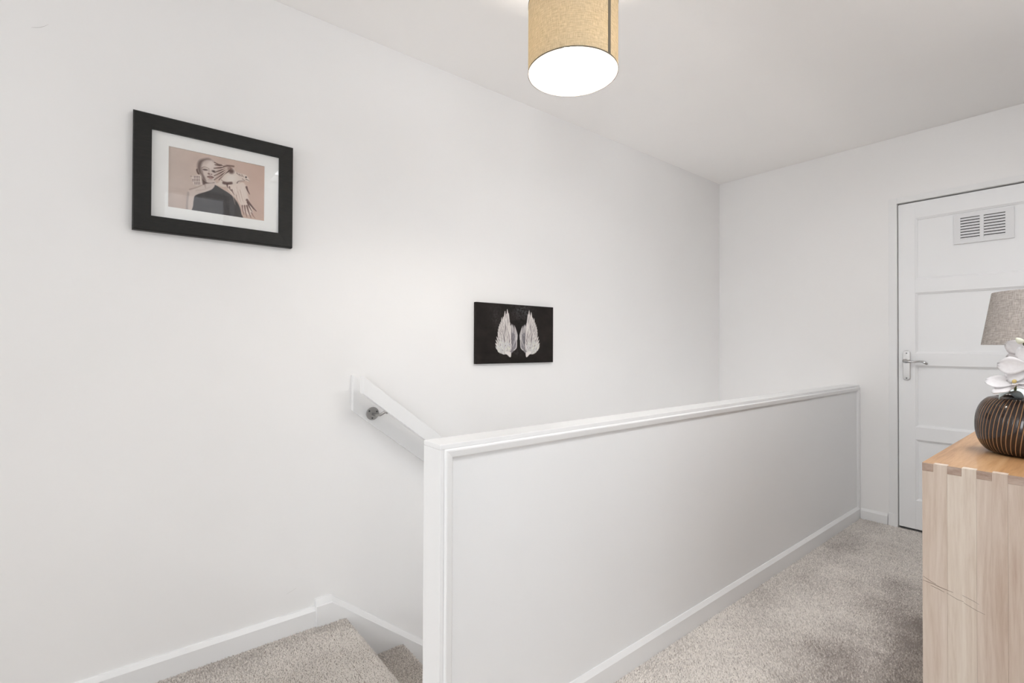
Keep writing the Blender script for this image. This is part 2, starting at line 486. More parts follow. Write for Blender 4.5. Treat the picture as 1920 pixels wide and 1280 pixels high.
# ------------------------------------------------------------------ windows out of the picture
def window(name, label, axis, a0, a1, z0, z1, d):
    root = bpy.data.objects.new(name, None); COL.objects.link(root); struct(root, label, 'window')
    w = 0.04
    def bar(n, p, q, r, s):
        if axis == 'y': box(n, p, q, d - 0.02, d + 0.02, r, s, M['plastic'], root, 0.003)
        else: box(n, d - 0.02, d + 0.02, p, q, r, s, M['plastic'], root, 0.003)
    bar('frame_bar', a0, a0 + w, z0, z1); bar('frame_bar', a1 - w, a1, z0, z1)
    bar('frame_bar', a0 + w, a1 - w, z0, z0 + w); bar('frame_bar', a0 + w, a1 - w, z1 - w, z1)
    return root
window('window_1', 'white framed window in the side wall', 'y', WX0, WX1, WZ0, WZ1, YR - 0.25)
window('window_2', 'white framed window in the end of the landing', 'x', EY0, EY1, EZ0, EZ1, XR - 0.25)

# ------------------------------------------------------------------ door in the end wall
door = bpy.data.objects.new('door_1', None); COL.objects.link(door)
struct(door, 'white four panel door with a vent and lever handle', 'door')
FX = XB + 0.004                      # door face
DL, DR = 0.8385, 0.0775              # hinge and lock edges
DT, DB = 1.9765, 0.006
ST = 0.082
box('stile', FX, FX + 0.04, DL - ST, DL, DB, DT, M['door'], door, 0.0015)
box('stile', FX, FX + 0.04, DR, DR + ST, DB, DT, M['door'], door, 0.0015)
pz = [(1.508, 1.879), (1.064, 1.427), (0.621, 0.990), (0.179, 0.544)]
edges = [DT] + [z for a, b_ in pz for z in (b_, a)] + [DB]
for i in range(0, len(edges), 2):
    box('rail', FX + 0.0003, FX + 0.0397, DR + ST - 0.0005, DL - ST + 0.0005, edges[i + 1], edges[i], M['door'], door, 0.0012)
for a, b_ in pz:
    pn = box('panel', FX + 0.013, FX + 0.030, DR + ST - 0.004, DL - ST + 0.004, a - 0.004, b_ + 0.004, M['door'], door)
    y0, y1 = DR + ST, DL - ST
    w = 0.010
    # four bead strips sloping from the frame down to the panel
    def bead(P):
        bm = bmesh.new(); vs = [bm.verts.new(p) for p in P]
        for f in ((0, 1, 2, 3), (7, 6, 5, 4), (0, 4, 5, 1), (1, 5, 6, 2), (2, 6, 7, 3), (3, 7, 4, 0)): bm.faces.new([vs[i] for i in f])
        bm_obj('bead', bm, M['door'], pn)
    xo, xi, xb = FX + 0.003, FX + 0.0085, FX + 0.0135
    bead([(xo, y0, b_), (xo, y1, b_), (xi, y1 - w, b_ - w), (xi, y0 + w, b_ - w), (xb, y0, b_), (xb, y1, b_), (xb, y1 - w, b_ - w), (xb, y0 + w, b_ - w)])
    bead([(xo, y0, a), (xo, y1, a), (xi, y1 - w, a + w), (xi, y0 + w, a + w), (xb, y0, a), (xb, y1, a), (xb, y1 - w, a + w), (xb, y0 + w, a + w)])
    bead([(xo, y0, a), (xo, y0, b_), (xi, y0 + w, b_ - w), (xi, y0 + w, a + w), (xb, y0, a), (xb, y0, b_), (xb, y0 + w, b_ - w), (xb, y0 + w, a + w)])
    bead([(xo, y1, a), (xo, y1, b_), (xi, y1 - w, b_ - w), (xi, y1 - w, a + w), (xb, y1, a), (xb, y1, b_), (xb, y1 - w, b_ - w), (xb, y1 - w, a + w)])

# vent on the top panel
vy0, vy1, vz0, vz1 = 0.338, 0.582, 1.692, 1.861
VX = FX + 0.013
vent = boxes('vent_grille', [(VX - 0.011, VX - 0.0005, vy0, vy0 + 0.034, vz0, vz1), (VX - 0.011, VX - 0.0005, vy1 - 0.028, vy1, vz0, vz1),
                             (VX - 0.011, VX - 0.0005, vy0 + 0.034, vy1 - 0.028, vz1 - 0.022, vz1), (VX - 0.011, VX - 0.0005, vy0 + 0.034, vy1 - 0.028, vz0, vz0 + 0.020),
                             (VX - 0.011, VX - 0.0005, 0.457, 0.473, vz0 + 0.02, vz1 - 0.022)], M['plastic'], door)
box('backing', VX - 0.0014, VX - 0.0004, vy0 + 0.034, vy1 - 0.028, vz0 + 0.020, vz1 - 0.022, M['black_gap'], vent)  # dark sheet painting the shade between the slats
tag(vent, 'white plastic louvred vent')
lo, hi = vz0 + 0.020, vz1 - 0.022
nl = 8
for c0, c1 in ((vy0 + 0.034, 0.457), (0.473, vy1 - 0.028)):
    for k in range(nl):
        z = lo + (hi - lo) * k / nl; h = (hi - lo) / nl
        prism('slat', [(VX - 0.0095, z + 0.0004), (VX - 0.0080, z + 0.0004), (VX - 0.0045, z + h - 0.0042), (VX - 0.0060, z + h - 0.0036)], 1, c0, c1, M['plastic'], vent)

# lever handle
hd = thing('door_handle', '', ''); del hd['category']; hd['label'] = 'chrome lever handle on a long backplate'; hd.parent = door
py0, py1, hz0, hz1 = 0.780, 0.816, 0.900, 1.079
pc = (py0 + py1) / 2; hwid = (py1 - py0) / 2
pl = []
for k in range(13):
    a = PI * k / 12; pl.append((pc + hwid * math.cos(a), hz1 - 0.012 + 0.012 * math.sin(a)))
for k in range(13):
    a = PI + PI * k / 12; pl.append((pc + hwid * math.cos(a), hz0 + 0.012 + 0.012 * math.sin(a)))
prism('backplate', pl, 0, FX - 0.007, FX, M['chrome'], hd, 0.002)
for z in (hz1 - 0.016, hz0 + 0.012):
    disc('screw', (FX - 0.0068, pc, z), (-1, 0, 0), 0.0036, 0.0012, M['dark_metal'], hd, 16)
disc('boss', (FX - 0.006, pc, 1.016), (-1, 0, 0), 0.0125, 0.022, M['chrome'], hd, 24, 0.003)
tube('lever', [(FX - 0.030, pc + 0.010, 1.017), (FX - 0.034, pc - 0.002, 1.016), (FX - 0.036, pc - 0.020, 1.013), (FX - 0.036, pc - 0.045, 1.0125),
               (FX - 0.036, pc - 0.066, 1.016), (FX - 0.036, pc - 0.082, 1.014), (FX - 0.035, pc - 0.094, 1.007), (FX - 0.033, pc - 0.104, 0.999)],
     [0.0095, 0.0105, 0.0072, 0.0052, 0.0056, 0.0066, 0.0074, 0.005], M['chrome'], hd, 16)

# door lining (coloured dark to paint the shade behind the leaf edges) and architrave
lin = boxes('trim_1', [(XB + 0.020, XB + 0.118, DY1 - 0.0008, DY1 + 0.0002, 0, DZ), (XB + 0.046, XB + 0.118, DY1 - 0.02, DY1, 0, DZ), (XB + 0.046, XB + 0.118, DY0, DY0 + 0.02, 0, DZ), (XB + 0.046, XB + 0.118, DY0 + 0.02, DY1 - 0.02, DZ - 0.02, DZ)], M['black_gap'])
struct(lin, 'door lining coloured dark as the shade behind the door edges', 'trim')
ar = struct(prism('trim_2', [(XB - 0.010, 0.8440), (XB - 0.006, 0.8840), (XB - 0.0002, 0.8840), (XB - 0.0002, 0.8425), (XB - 0.010, 0.8425)], 2, 0.074, 2.017, M['gloss']), 'white upright of the door surround, by the lever handle', 'trim')
box('plinth_block', XB - 0.013, XB - 0.0002, 0.8425, 0.888, -0.006, 0.074, M['gloss'], ar, 0.0015)
struct(prism('trim_3', [(XB - 0.010, 1.987), (XB - 0.006, 2.018), (XB - 0.0002, 2.018), (XB - 0.0002, 1.985), (XB - 0.010, 1.985)], 1, 0.0735, 0.8423, M['gloss']), 'white head piece across the top of the door', 'trim')
struct(box('trim_4', XB - 0.010, XB - 0.0002, 0.032, 0.0733, -0.006, 2.017, M['gloss'], None, 0.0015), 'white upright of the door surround behind the lamp', 'trim')

# ------------------------------------------------------------------ staircase going down
st = thing('staircase', 'carpeted stairs going down between the low wall and long wall', 'stairs')
Y0S, Y1S = HW_B + 0.0005, YL - 0.0285
def step_profile(k):
    """top landing edge (k=0) and following steps: list of (x, z, nx, nz, s) along nosing"""
    nx = NOSE_X + GOING * k; z = -RISE * k - PILE
    r = 0.017
    pts = [(nx - GOING if k else HW_X0 + 0.02, z)]
    cx, cz = nx - r, z - r
    for j in range(0, 9):
        a = PI / 2 - (PI * 0.62) * j / 8
        pts.append((cx + r * math.cos(a), cz + r * math.sin(a)))
    pts.append((nx - 0.022, z - RISE + 0.0005))
    pts.append((nx - GOING if k else HW_X0 + 0.02, z - RISE + 0.0005))
    return pts
NST = 12
for k in range(NST):
    prism('step', step_profile(k), 1, Y0S, Y1S, M['carpet'], st)
struct(boxes('floor_hall', [(HW_X0 - 0.5, XB, HW_B, YL, LOW, LOW + 0.02 + 0.2)], M['carpet']), 'hall floor at the foot of the stairs', 'floor')
struct(boxes('wall_under_landing', [(HW_X0 - 0.06, HW_X0 + 0.0, HW_B - 0.004, YL, LOW, -0.17)], M['wall']), 'wall under the landing edge', 'wall')

# wall string: short level cap then down with the stairs
s_ = -0.81
xe = 3.55
def sz(x): return 0.098 + s_ * (x - 0.662)
bm = bmesh.new()
top_o = [(0.602, 0.098), (0.662, 0.098), (xe, sz(xe))]
YF = YL - 0.028
def add_prof(pts, cham):
    rows = []
    for (x, z), low in zip(pts, (0.10, 0.12, 0.42)):
        rows.append([(x, YL, z - low - 0.25), (x, YF, z - low - 0.25), (x, YF, z - cham), (x, YF + 0.006, z - cham + 0.002), (x, YL - 0.010, z), (x, YL, z)])
    vv = [[bm.verts.new(p) for p in r] for r in rows]
    n = len(vv[0])
    for i in range(len(vv) - 1):
        for k in range(n): bm.faces.new([vv[i][k], vv[i][(k + 1) % n], vv[i + 1][(k + 1) % n], vv[i + 1][k]])
    bm.faces.new(vv[0]); bm.faces.new(vv[-1][::-1])
add_prof(top_o, 0.022)
string_o = bm_obj('trim_5', bm, M['gloss'])
struct(string_o, 'white stair string sloping down along the long wall', 'trim')

# ------------------------------------------------------------------ handrail
hr = thing('handrail', 'white wooden handrail on a sloping wall board with steel bracket', 'handrail')
RS = -0.775
rx0, rx1 = 0.742, 3.30
prism('wall_board', [(rx0, 0.976), (rx1, 0.976 + RS * (rx1 - rx0)), (rx1, 0.829 + RS * (rx1 - rx0)), (rx0, 0.829)], 1, YL - 0.024, YL - 0.0003, M['gloss'], hr, 0.0015)
prism('rail', [(rx0 + 0.004, 0.976), (rx1, 0.976 + RS * (rx1 - rx0)), (rx1, 0.906 + RS * (rx1 - rx0)), (rx0 + 0.004, 0.906)], 1, YL - 0.122, YL - 0.084, M['gloss'], hr, 0.003)
for bx in (0.825, 1.85, 2.95):
    bzc = 0.812 + RS * (bx - 0.825)
    br = disc('bracket', (bx, YL - 0.0235, bzc), (0, -1, 0), 0.0275, 0.005, M['steel'], hr, 36, 0.0012)
    br['label'] = 'round satin steel rail bracket'
    rb = 0.906 + RS * (bx + 0.035 - rx0 - 0.004)
    tube('bracket_arm', [(bx + 0.002, YL - 0.028, bzc - 0.002), (bx + 0.004, YL - 0.050, bzc - 0.004), (bx + 0.012, YL - 0.078, bzc - 0.001), (bx + 0.024, YL - 0.096, bzc + 0.012), (bx + 0.033, YL - 0.102, rb + 0.003)],
         0.0058, M['steel'], br, 12)
    for an in (0.4, 2.5, 4.6):
        disc('screw', (bx + 0.019 * math.cos(an), YL - 0.0284, bzc + 0.019 * math.sin(an)), (0, -1, 0), 0.0036, 0.0008, M['dark_metal'], br, 12)

# ------------------------------------------------------------------ painted prints (flat print on a fine grid)
def homography(src, dst):
    A = []
    for (x, y), (u_, v_) in zip(src, dst):
        A.append([x, y, 1, 0, 0, 0, -u_ * x, -u_ * y, -u_]); A.append([0, 0, 0, x, y, 1, -v_ * x, -v_ * y, -v_])
    return np.linalg.svd(np.array(A, float))[2][-1].reshape(3, 3)

class Paint:
    """colours evaluated at grid points; shapes are given in drawing units"""
    def __init__(self, nu, nv, quad):
        H = homography([(0, 0), (1, 0), (1, 1), (0, 1)], quad)
        uu, vv = np.meshgrid(np.linspace(0, 1, nu), np.linspace(0, 1, nv))
        p = np.stack([uu.ravel(), vv.ravel(), np.ones(nu * nv)]); q = H @ p
        self.x = q[0] / q[2]; self.y = q[1] / q[2]; self.u = uu.ravel(); self.v = vv.ravel()
        self.c = np.zeros((nu * nv, 3)); self.nu = nu; self.nv = nv
    def put(self, a, col):
        a = np.clip(a, 0, 1)[:, None]; col = np.array(col, float)
        if col.ndim == 1: col = col[None]
        self.c = self.c * (1 - a) + col * a
    def sdf(self, poly):
        P = np.array(poly, float); n = len(P)
        d = np.full(self.x.shape, 1e9); ins = np.zeros(self.x.shape, bool)
        for i in range(n):
            a = P[i]; b_ = P[(i + 1) % n]; e = b_ - a
            wx = self.x - a[0]; wy = self.y - a[1]
            t = np.clip((wx * e[0] + wy * e[1]) / max(e @ e, 1e-9), 0, 1)
            d = np.minimum(d, (wx - e[0] * t) ** 2 + (wy - e[1] * t) ** 2)
            c = (a[1] > self.y) != (b_[1] > self.y)
            with np.errstate(divide='ignore', invalid='ignore'):
                xi = (b_[0] - a[0]) * (self.y - a[1]) / (b_[1] - a[1]) + a[0]
            ins ^= c & (self.x < xi)
        d = np.sqrt(d); return np.where(ins, -d, d)
    def poly(self, pts, col, soft=6, op=1.0, smooth=True):
        if smooth: pts = catmull(pts)
        s = self.sdf(pts); self.put(op * np.clip(0.5 - s / (2 * soft), 0, 1), col); return s
    def ell(self, cx, cy, rx, ry, col, ang=0, soft=0.2, op=1.0):
        ca, sa = math.cos(ang), math.sin(ang)
        dx = self.x - cx; dy = self.y - cy
        q = np.sqrt(((dx * ca + dy * sa) / rx) ** 2 + ((-dx * sa + dy * ca) / ry) ** 2)
        self.put(op * np.clip((1 + soft - q) / (2 * soft), 0, 1), col)
    def line(self, pts, w, col, op=1.0, soft=3, taper=True):
        pts = catmull(pts, False)
        n = len(pts); best = np.full(self.x.shape, 1e9)
        for i in range(n - 1):
            a = np.array(pts[i]); e = np.array(pts[i + 1]) - a
            wx = self.x - a[0]; wy = self.y - a[1]
            t = np.clip((wx * e[0] + wy * e[1]) / max(e @ e, 1e-9), 0, 1)
            d = np.hypot(wx - e[0] * t, wy - e[1] * t)
            s = (i + t) / (n - 1)
            ww = w * (1 - 0.75 * s) if taper else w
            best = np.minimum(best, d - ww / 2)
        self.put(op * np.clip(0.5 - best / (2 * soft), 0, 1), col)
    def feather(self, pts, w, col, op=1.0, soft=2.5):
        pts = catmull(pts, False); n = len(pts); best = np.full(self.x.shape, 1e9)
        for i in range(n - 1):
            a = np.array(pts[i]); e = np.array(pts[i + 1]) - a
            wx = self.x - a[0]; wy = self.y - a[1]
            t = np.clip((wx * e[0] + wy * e[1]) / max(e @ e, 1e-9), 0, 1)
            s = (i + t) / (n - 1)
            ww = w * np.clip((1 - s) * 1.9, 0, 1) ** 0.85 * (0.7 + 0.3 * np.clip(s * 2, 0, 1))
            best = np.minimum(best, np.hypot(wx - e[0] * t, wy - e[1] * t) - ww / 2)
        self.put(op * np.clip(0.5 - best / (2 * soft), 0, 1), col)
    def mesh(self, name, P00, P10, P11, P01, mat, parent, depth=None):
        P00, P10, P11, P01 = [np.array(p) for p in (P00, P10, P11, P01)]
        u_, v_ = self.u[:, None], self.v[:, None]
        V = P00 * (1 - u_) * (1 - v_) + P10 * u_ * (1 - v_) + P11 * u_ * v_ + P01 * (1 - u_) * v_
        nu, nv = self.nu, self.nv
        idx = np.arange(nu * nv).reshape(nv, nu)
        F = np.stack([idx[:-1, :-1], idx[1:, :-1], idx[1:, 1:], idx[:-1, 1:]], -1).reshape(-1, 4)
        C = self.c
        if depth is not None:      # closed box behind the picture, edges carry the border colour
            d = np.array(depth); ring = np.concatenate([idx[0, :], idx[1:, -1], idx[-1, -2::-1], idx[-2:0:-1, 0]])
            base = len(V); V = np.concatenate([V, V[ring], V[ring] + d]); n = len(ring)
            C = np.concatenate([C, C[ring], C[ring]])
            side = [[base + i, base + (i + 1) % n, base + n + (i + 1) % n, base + n + i] for i in range(n)]
            faces = F.tolist() + side + [[base + n + i for i in range(n)]]
        else: faces = F.tolist()
        me = bpy.data.meshes.new(name); me.from_pydata(V.tolist(), [], faces)
        at = me.color_attributes.new('print', 'FLOAT_COLOR', 'POINT')
        lin = np.clip(C / 255.0, 0, 1); lin = np.where(lin <= 0.04045, lin / 12.92, ((lin + 0.055) / 1.055) ** 2.4)
        at.data.foreach_set('color', np.concatenate([lin, np.ones((len(lin), 1))], 1).astype(np.float32).ravel())
        me.update()
        return link_obj(name, me, mat, parent)

def catmull(pts, closed=True, sub=5):
    P = [np.array(p, float) for p in pts]; n = len(P); out = []
    if n < 3: return P
    for i in range(n if closed else n - 1):
        if closed: a, b_, c, d = P[i - 1], P[i], P[(i + 1) % n], P[(i + 2) % n]
        else: a, b_, c, d = P[max(i - 1, 0)], P[i], P[i + 1], P[min(i + 2, n - 1)]
        for k in range(sub):
            t = k / sub
            out.append(0.5 * ((2 * b_) + (c - a) * t + (2 * a - 5 * b_ + 4 * c - d) * t * t + (3 * b_ - a - 3 * c + d) * t ** 3))
    if not closed: out.append(P[-1])
    return out

def vnoise(x, y, seed, octaves=3):
    """smooth value noise on arrays"""
    out = np.zeros_like(x); amp = 1.0; tot = 0
    r = np.random.default_rng(seed)
    for o in range(octaves):
        g = r.random((64, 64)); xs = x * 2 ** o; ys = y * 2 ** o
        xi = np.floor(xs).astype(int); yi = np.floor(ys).astype(int); fx = xs - xi; fy = ys - yi
        fx = fx * fx * (3 - 2 * fx); fy = fy * fy * (3 - 2 * fy)
        G = lambda i, j: g[i % 64, j % 64]
        out += amp * (G(xi, yi) * (1 - fx) * (1 - fy) + G(xi + 1, yi) * fx * (1 - fy) + G(xi, yi + 1) * (1 - fx) * fy + G(xi + 1, yi + 1) * fx * fy)
        tot += amp; amp *= 0.5
    return out / tot

# ---- framed print: bare-shouldered figure with a bird of prey
fx0, fx1, fz0, fz1 = 0.022, 0.503, 1.467, 1.849
ix0, ix1, iz0, iz1 = 0.071, 0.4545, 1.517, 1.801
pf = thing('picture_frame', 'wide black wooden picture frame with a bald figure and bird print', 'picture')
yf, yb = YL - 0.026, YL - 0.001
def rail4(name, a, b_, c, d):
    """mitred rail: outer edge a-b, inner edge d-c in (x,z); front slopes slightly to the inside"""
    bm = bmesh.new()
    F = [bm.verts.new((p[0], y, p[1])) for p, y in ((a, yf + 0.003), (b_, yf + 0.003), (c, yf + 0.001), (d, yf + 0.001))]
    o1 = [((a[0] * 0.93 + d[0] * 0.07), (a[1] * 0.93 + d[1] * 0.07)), ((b_[0] * 0.93 + c[0] * 0.07), (b_[1] * 0.93 + c[1] * 0.07))]
    G = [bm.verts.new((p[0], yf, p[1])) for p in o1]
    B = [bm.verts.new((p[0], yb, p[1])) for p in (a, b_, c, d)]
    bm.faces.new([F[0], F[1], G[1], G[0]]); bm.faces.new([G[0], G[1], F[2], F[3]])
    bm.faces.new([F[0], B[0], B[1], F[1]]); bm.faces.new([F[2], B[2], B[3], F[3]])
    bm.faces.new([F[0], G[0], F[3], B[3], B[0]]); bm.faces.new([F[1], B[1], B[2], F[2], G[1]]); bm.faces.new(B[::-1])
    return bm_obj(name, bm, M['frame'], pf)
g = 0.0002
rail4('frame_rail', (fx0, fz1), (fx1, fz1), (ix1, iz1), (ix0, iz1))
rail4('frame_rail', (fx0, fz0), (fx1, fz0), (ix1, iz0), (ix0, iz0))
rail4('frame_rail', (fx0, fz0 + g), (fx0, fz1 - g), (ix0, iz1), (ix0, iz0))
rail4('frame_rail', (fx1, fz0 + g), (fx1, fz1 - g), (ix1, iz1), (ix1, iz0))
box('backing_board', ix0 - 0.004, ix1 + 0.004, YL - 0.010, YL - 0.004, iz0 - 0.004, iz1 + 0.004, M['mat_board'], pf)
qx0, qx1, qz0, qz1 = 0.1165, 0.4065, 1.5565, 1.7585
boxes('mount', [(ix0 - 0.003, qx0, YL - 0.0155, YL - 0.0125, iz0 - 0.003, iz1 + 0.003), (qx1, ix1 + 0.003, YL - 0.0155, YL - 0.0125, iz0 - 0.003, iz1 + 0.003),
                (qx0, qx1, YL - 0.0155, YL - 0.0125, qz1, iz1 + 0.003), (qx0, qx1, YL - 0.0155, YL - 0.0125, iz0 - 0.003, qz0)], M['mat_board'], pf)
box('glass', ix0 - 0.002, ix1 + 0.002, YL - 0.0185, YL - 0.0170, iz0 - 0.002, iz1 + 0.002, M['glass'], pf)

A = Paint(270, 185, [(-311, -55), (1336, 284), (1331, 1216), (-311, 992)])
t_ = np.clip((A.x + 311) / 1650, 0, 1)[:, None]
A.c = np.array([[206, 190, 181]]) * (1 - t_) + np.array([[206, 178, 164]]) * t_
A.c *= (0.97 + 0.06 * vnoise(A.x / 160 + 9, A.y / 160 + 9, 3))[:, None]
skin = (212, 197, 189); sk_d = (120, 98, 92); sk_m = (170, 148, 140); dark = (62, 50, 48)
# small tuft of barred feathers behind the neck
A.poly([(90, 470), (150, 445), (235, 440), (265, 520), (270, 600), (200, 625), (140, 615), (110, 560)], (222, 208, 200), 8, 0.9)
for i, (y, n, x0) in enumerate(((490, 4, 135), (545, 5, 110), (600, 4, 145))):
    for k in range(n):
        xx = x0 + k * 27
        A.line([(xx, y - 28), (xx + 6, y + 14)], 13, (88, 66, 62), 0.9, 4)
A.line([(70, 462), (110, 470)], 10, (120, 100, 95), 0.8)
# shoulder, arm, neck
A.poly([(300, 540), (285, 610), (180, 655), (60, 690), (18, 740), (4, 900), (-2, 1100), (130, 1100), (300, 1090), (560, 760), (520, 600), (480, 540)], skin, 6)
A.poly([(18, 740), (2, 900), (-6, 1100), (30, 1100), (30, 900), (50, 760)], (150, 135, 130), 14, 0.6)
A.line([(60, 690), (180, 655), (270, 615)], 22, (140, 116, 108), 0.6, 10)
A.line([(170, 705), (300, 690), (420, 640)], 20, (186, 166, 158), 0.6, 12)
A.line([(315, 590), (330, 660)], 30, (165, 140, 130), 0.7, 12)
A.poly([(270, 470), (285, 600), (330, 590), (420, 575), (480, 570), (380, 545), (310, 480)], (88, 68, 64), 12, 0.9)
# garment
A.poly([(500, 612), (620, 680), (750, 762), (850, 862), (915, 980), (942, 1090), (946, 1230), (400, 1230), (100, 1130), (118, 980), (128, 880), (160, 790), (330, 730), (430, 690), (480, 640)], (70, 66, 66), 6)
A.line([(300, 760), (260, 1100)], 26, (84, 80, 79), 0.4, 14, False)
A.line([(430, 740), (420, 1120)], 26, (86, 82, 80), 0.4, 14, False)
A.line([(640, 760), (760, 1150)], 30, (58, 54, 54), 0.5, 16, False)
# ear and head
A.poly([(165, 345), (190, 330), (215, 345), (225, 420), (205, 430), (180, 400)], (110, 88, 82), 5)
A.poly([(340, 152), (240, 175), (195, 225), (188, 310), (205, 390), (245, 430), (275, 500), (330, 555), (400, 572), (470, 560), (500, 500), (530, 400), (520, 280), (480, 210), (420, 165)], skin, 5)
A.poly([(340, 152), (240, 175), (195, 225), (188, 310), (210, 400), (260, 440), (285, 520), (330, 555), (310, 480), (262, 400), (250, 300), (280, 220), (340, 185), (410, 182), (400, 160)], (92, 74, 70), 22, 0.80)
A.poly([(340, 152), (430, 168), (490, 215), (470, 222), (410, 184), (340, 170)], (150, 126, 118), 12, 0.6)
A.poly([(262, 330), (265, 420), (300, 500), (340, 550), (300, 470), (285, 400)], (120, 98, 92), 16, 0.6)
A.ell(405, 265, 75, 70, (230, 217, 210), 0, 0.6, 0.8)
A.ell(340, 395, 38, 48, (222, 207, 199), 0.2, 0.6, 0.7)
A.ell(330, 215, 50, 30, (196, 178, 170), -0.3, 0.7, 0.5)
A.line([(262, 318), (300, 300), (345, 308), (385, 328)], 12, (110, 88, 82), 0.8, 5)       # brow
A.poly([(275, 340), (320, 335), (372, 352), (340, 362), (295, 356)], (78, 58, 56), 6, 0.85)  # closed lid
A.line([(285, 325), (330, 325), (370, 345)], 10, (190, 172, 165), 0.8, 5)
A.line([(385, 330), (388, 380), (372, 412)], 14, (165, 142, 134), 0.7, 7)                  # nose
A.ell(386, 418, 22, 13, (120, 94, 88), 0.3, 0.4, 0.9)
A.ell(430, 425, 14, 9, (130, 104, 98), 0.0, 0.4, 0.9)
A.line([(360, 470), (410, 455), (465, 478)], 16, (128, 98, 94), 0.9, 5, False)             # mouth
A.poly([(372, 472), (415, 470), (462, 480), (440, 505), (395, 500)], (168, 132, 126), 5, 0.9)
A.line([(365, 474), (415, 474), (466, 482)], 7, (70, 50, 50), 0.95, 3, False)
A.line([(380, 515), (440, 520)], 14, (176, 156, 148), 0.6, 8, False)
A.ell(470, 375, 34, 16, (70, 54, 52), 0.3, 0.5, 0.85)                                      # second eye
# raised wing over the face
for i, (a, b_, w) in enumerate([((690, 290), (490, 260), 60), ((700, 300), (475, 320), 60), ((720, 310), (480, 390), 60), ((735, 320), (480, 450), 58), ((745, 330), (480, 520), 56), ((735, 350), (560, 520), 50)]):
    A.line([a, ((a[0] + b_[0]) / 2, (a[1] + b_[1]) / 2 - 8), b_], w, (92, 66, 60), 0.95, 5)
    A.line([(a[0], a[1] - 12), ((a[0] + b_[0]) / 2, (a[1] + b_[1]) / 2 - 20), (b_[0] + 10, b_[1] - 8)], w * 0.5, (224, 204, 192), 0.95, 5)
    A.line([a, ((a[0] + b_[0]) / 2, (a[1] + b_[1]) / 2 - 4), b_], 8, (60, 44, 42), 0.8, 3)
A.line([(480, 220), (560, 255), (620, 270)], 16, (96, 72, 66), 0.9, 5)
A.line([(520, 250), (600, 262)], 20, (120, 96, 88), 0.8, 6, False)
A.line([(640, 290), (720, 275), (810, 285)], 26, (110, 84, 76), 0.85, 8, False)
# bird body, neck and head
A.poly([(560, 560), (640, 440), (720, 385), (800, 320), (850, 380), (930, 410), (985, 420), (1030, 440), (1075, 500), (1082, 530), (1055, 545), (1010, 525), (930, 545), (860, 600), (740, 620), (620, 640), (500, 590)], (222, 208, 198), 8)
A.ell(770, 490, 95, 60, (232, 222, 214), -0.1, 0.5, 0.9)
A.ell(770, 370, 46, 40, (84, 60, 56), 0.4, 0.5, 0.85)
A.ell(745, 320, 40, 26, (150, 122, 112), 0.2, 0.5, 0.7)
A.line([(640, 570), (700, 580), (770, 575)], 46, (84, 60, 58), 0.85, 12, False)
A.line([(870, 570), (900, 540), (1000, 532)], 18, (96, 72, 68), 0.8, 6)
A.line([(600, 520), (650, 560), (720, 620)], 14, (128, 102, 94), 0.6, 6)
for (a, b_) in [((862, 400), (915, 450)), ((905, 420), (960, 465)), ((950, 430), (985, 470)), ((960, 500), (1000, 520))]:
    A.line([a, b_], 14, (124, 98, 90), 0.75, 5)
A.ell(1022, 470, 15, 13, (44, 34, 34), 0.0, 0.3)
A.line([(1020, 505), (1060, 522), (1082, 540)], 14, (110, 88, 80), 0.8, 4)
A.line([(1075, 525), (1080, 560)], 12, (190, 170, 158), 0.9, 4)
# hanging wing and tail feathers
A.poly([(700, 620), (860, 590), (960, 560), (1010, 600), (1040, 680), (1060, 800), (1090, 900), (1120, 980), (1140, 1080), (1080, 1120), (1010, 1080), (960, 1040), (930, 940), (860, 840), (770, 750)], (228, 212, 202), 8)
for (a, b_, w, c) in [((1030, 640), (1085, 760), 34, (92, 66, 62)), ((1040, 860), (1200, 1050), 40, (108, 80, 74)), ((1050, 900), (1130, 1060), 30, (92, 66, 60)),
                      ((1040, 960), (1110, 1165), 34, (120, 92, 84)), ((1000, 960), (1040, 1150), 28, (120, 90, 82)), ((960, 960), (990, 1110), 26, (128, 98, 90)), ((1120, 1080), (1180, 1170), 26, (150, 118, 108)),
                      ((700, 600), (720, 660), 26, (96, 72, 68)), ((740, 640), (770, 710), 24, (104, 80, 74)), ((780, 690), (830, 780), 24, (104, 78, 72)), ((860, 780), (880, 850), 18, (160, 130, 118))]:
    A.line([a, ((a[0] + b_[0]) / 2 - 6, (a[1] + b_[1]) / 2), b_], w, c, 0.9, 6)
for k in range(26):
    x0 = 780 + 240 * random.random(); y0 = 620 + 160 * random.random()
    A.line([(x0, y0), (x0 + 20, y0 + 90), (x0 + 50, y0 + 190)], 8, random.choice([(196, 168, 154), (240, 230, 222), (206, 184, 172)]), 0.6, 4)
A.line([(1085, 930), (1150, 1010), (1198, 1048)], 14, (86, 62, 58), 0.9, 4)
A.mesh('print', (qx0, YL - 0.0127, qz1), (qx1, YL - 0.0127, qz1), (qx1, YL - 0.0127, qz0), (qx0, YL - 0.0127, qz0), M['print'], pf)

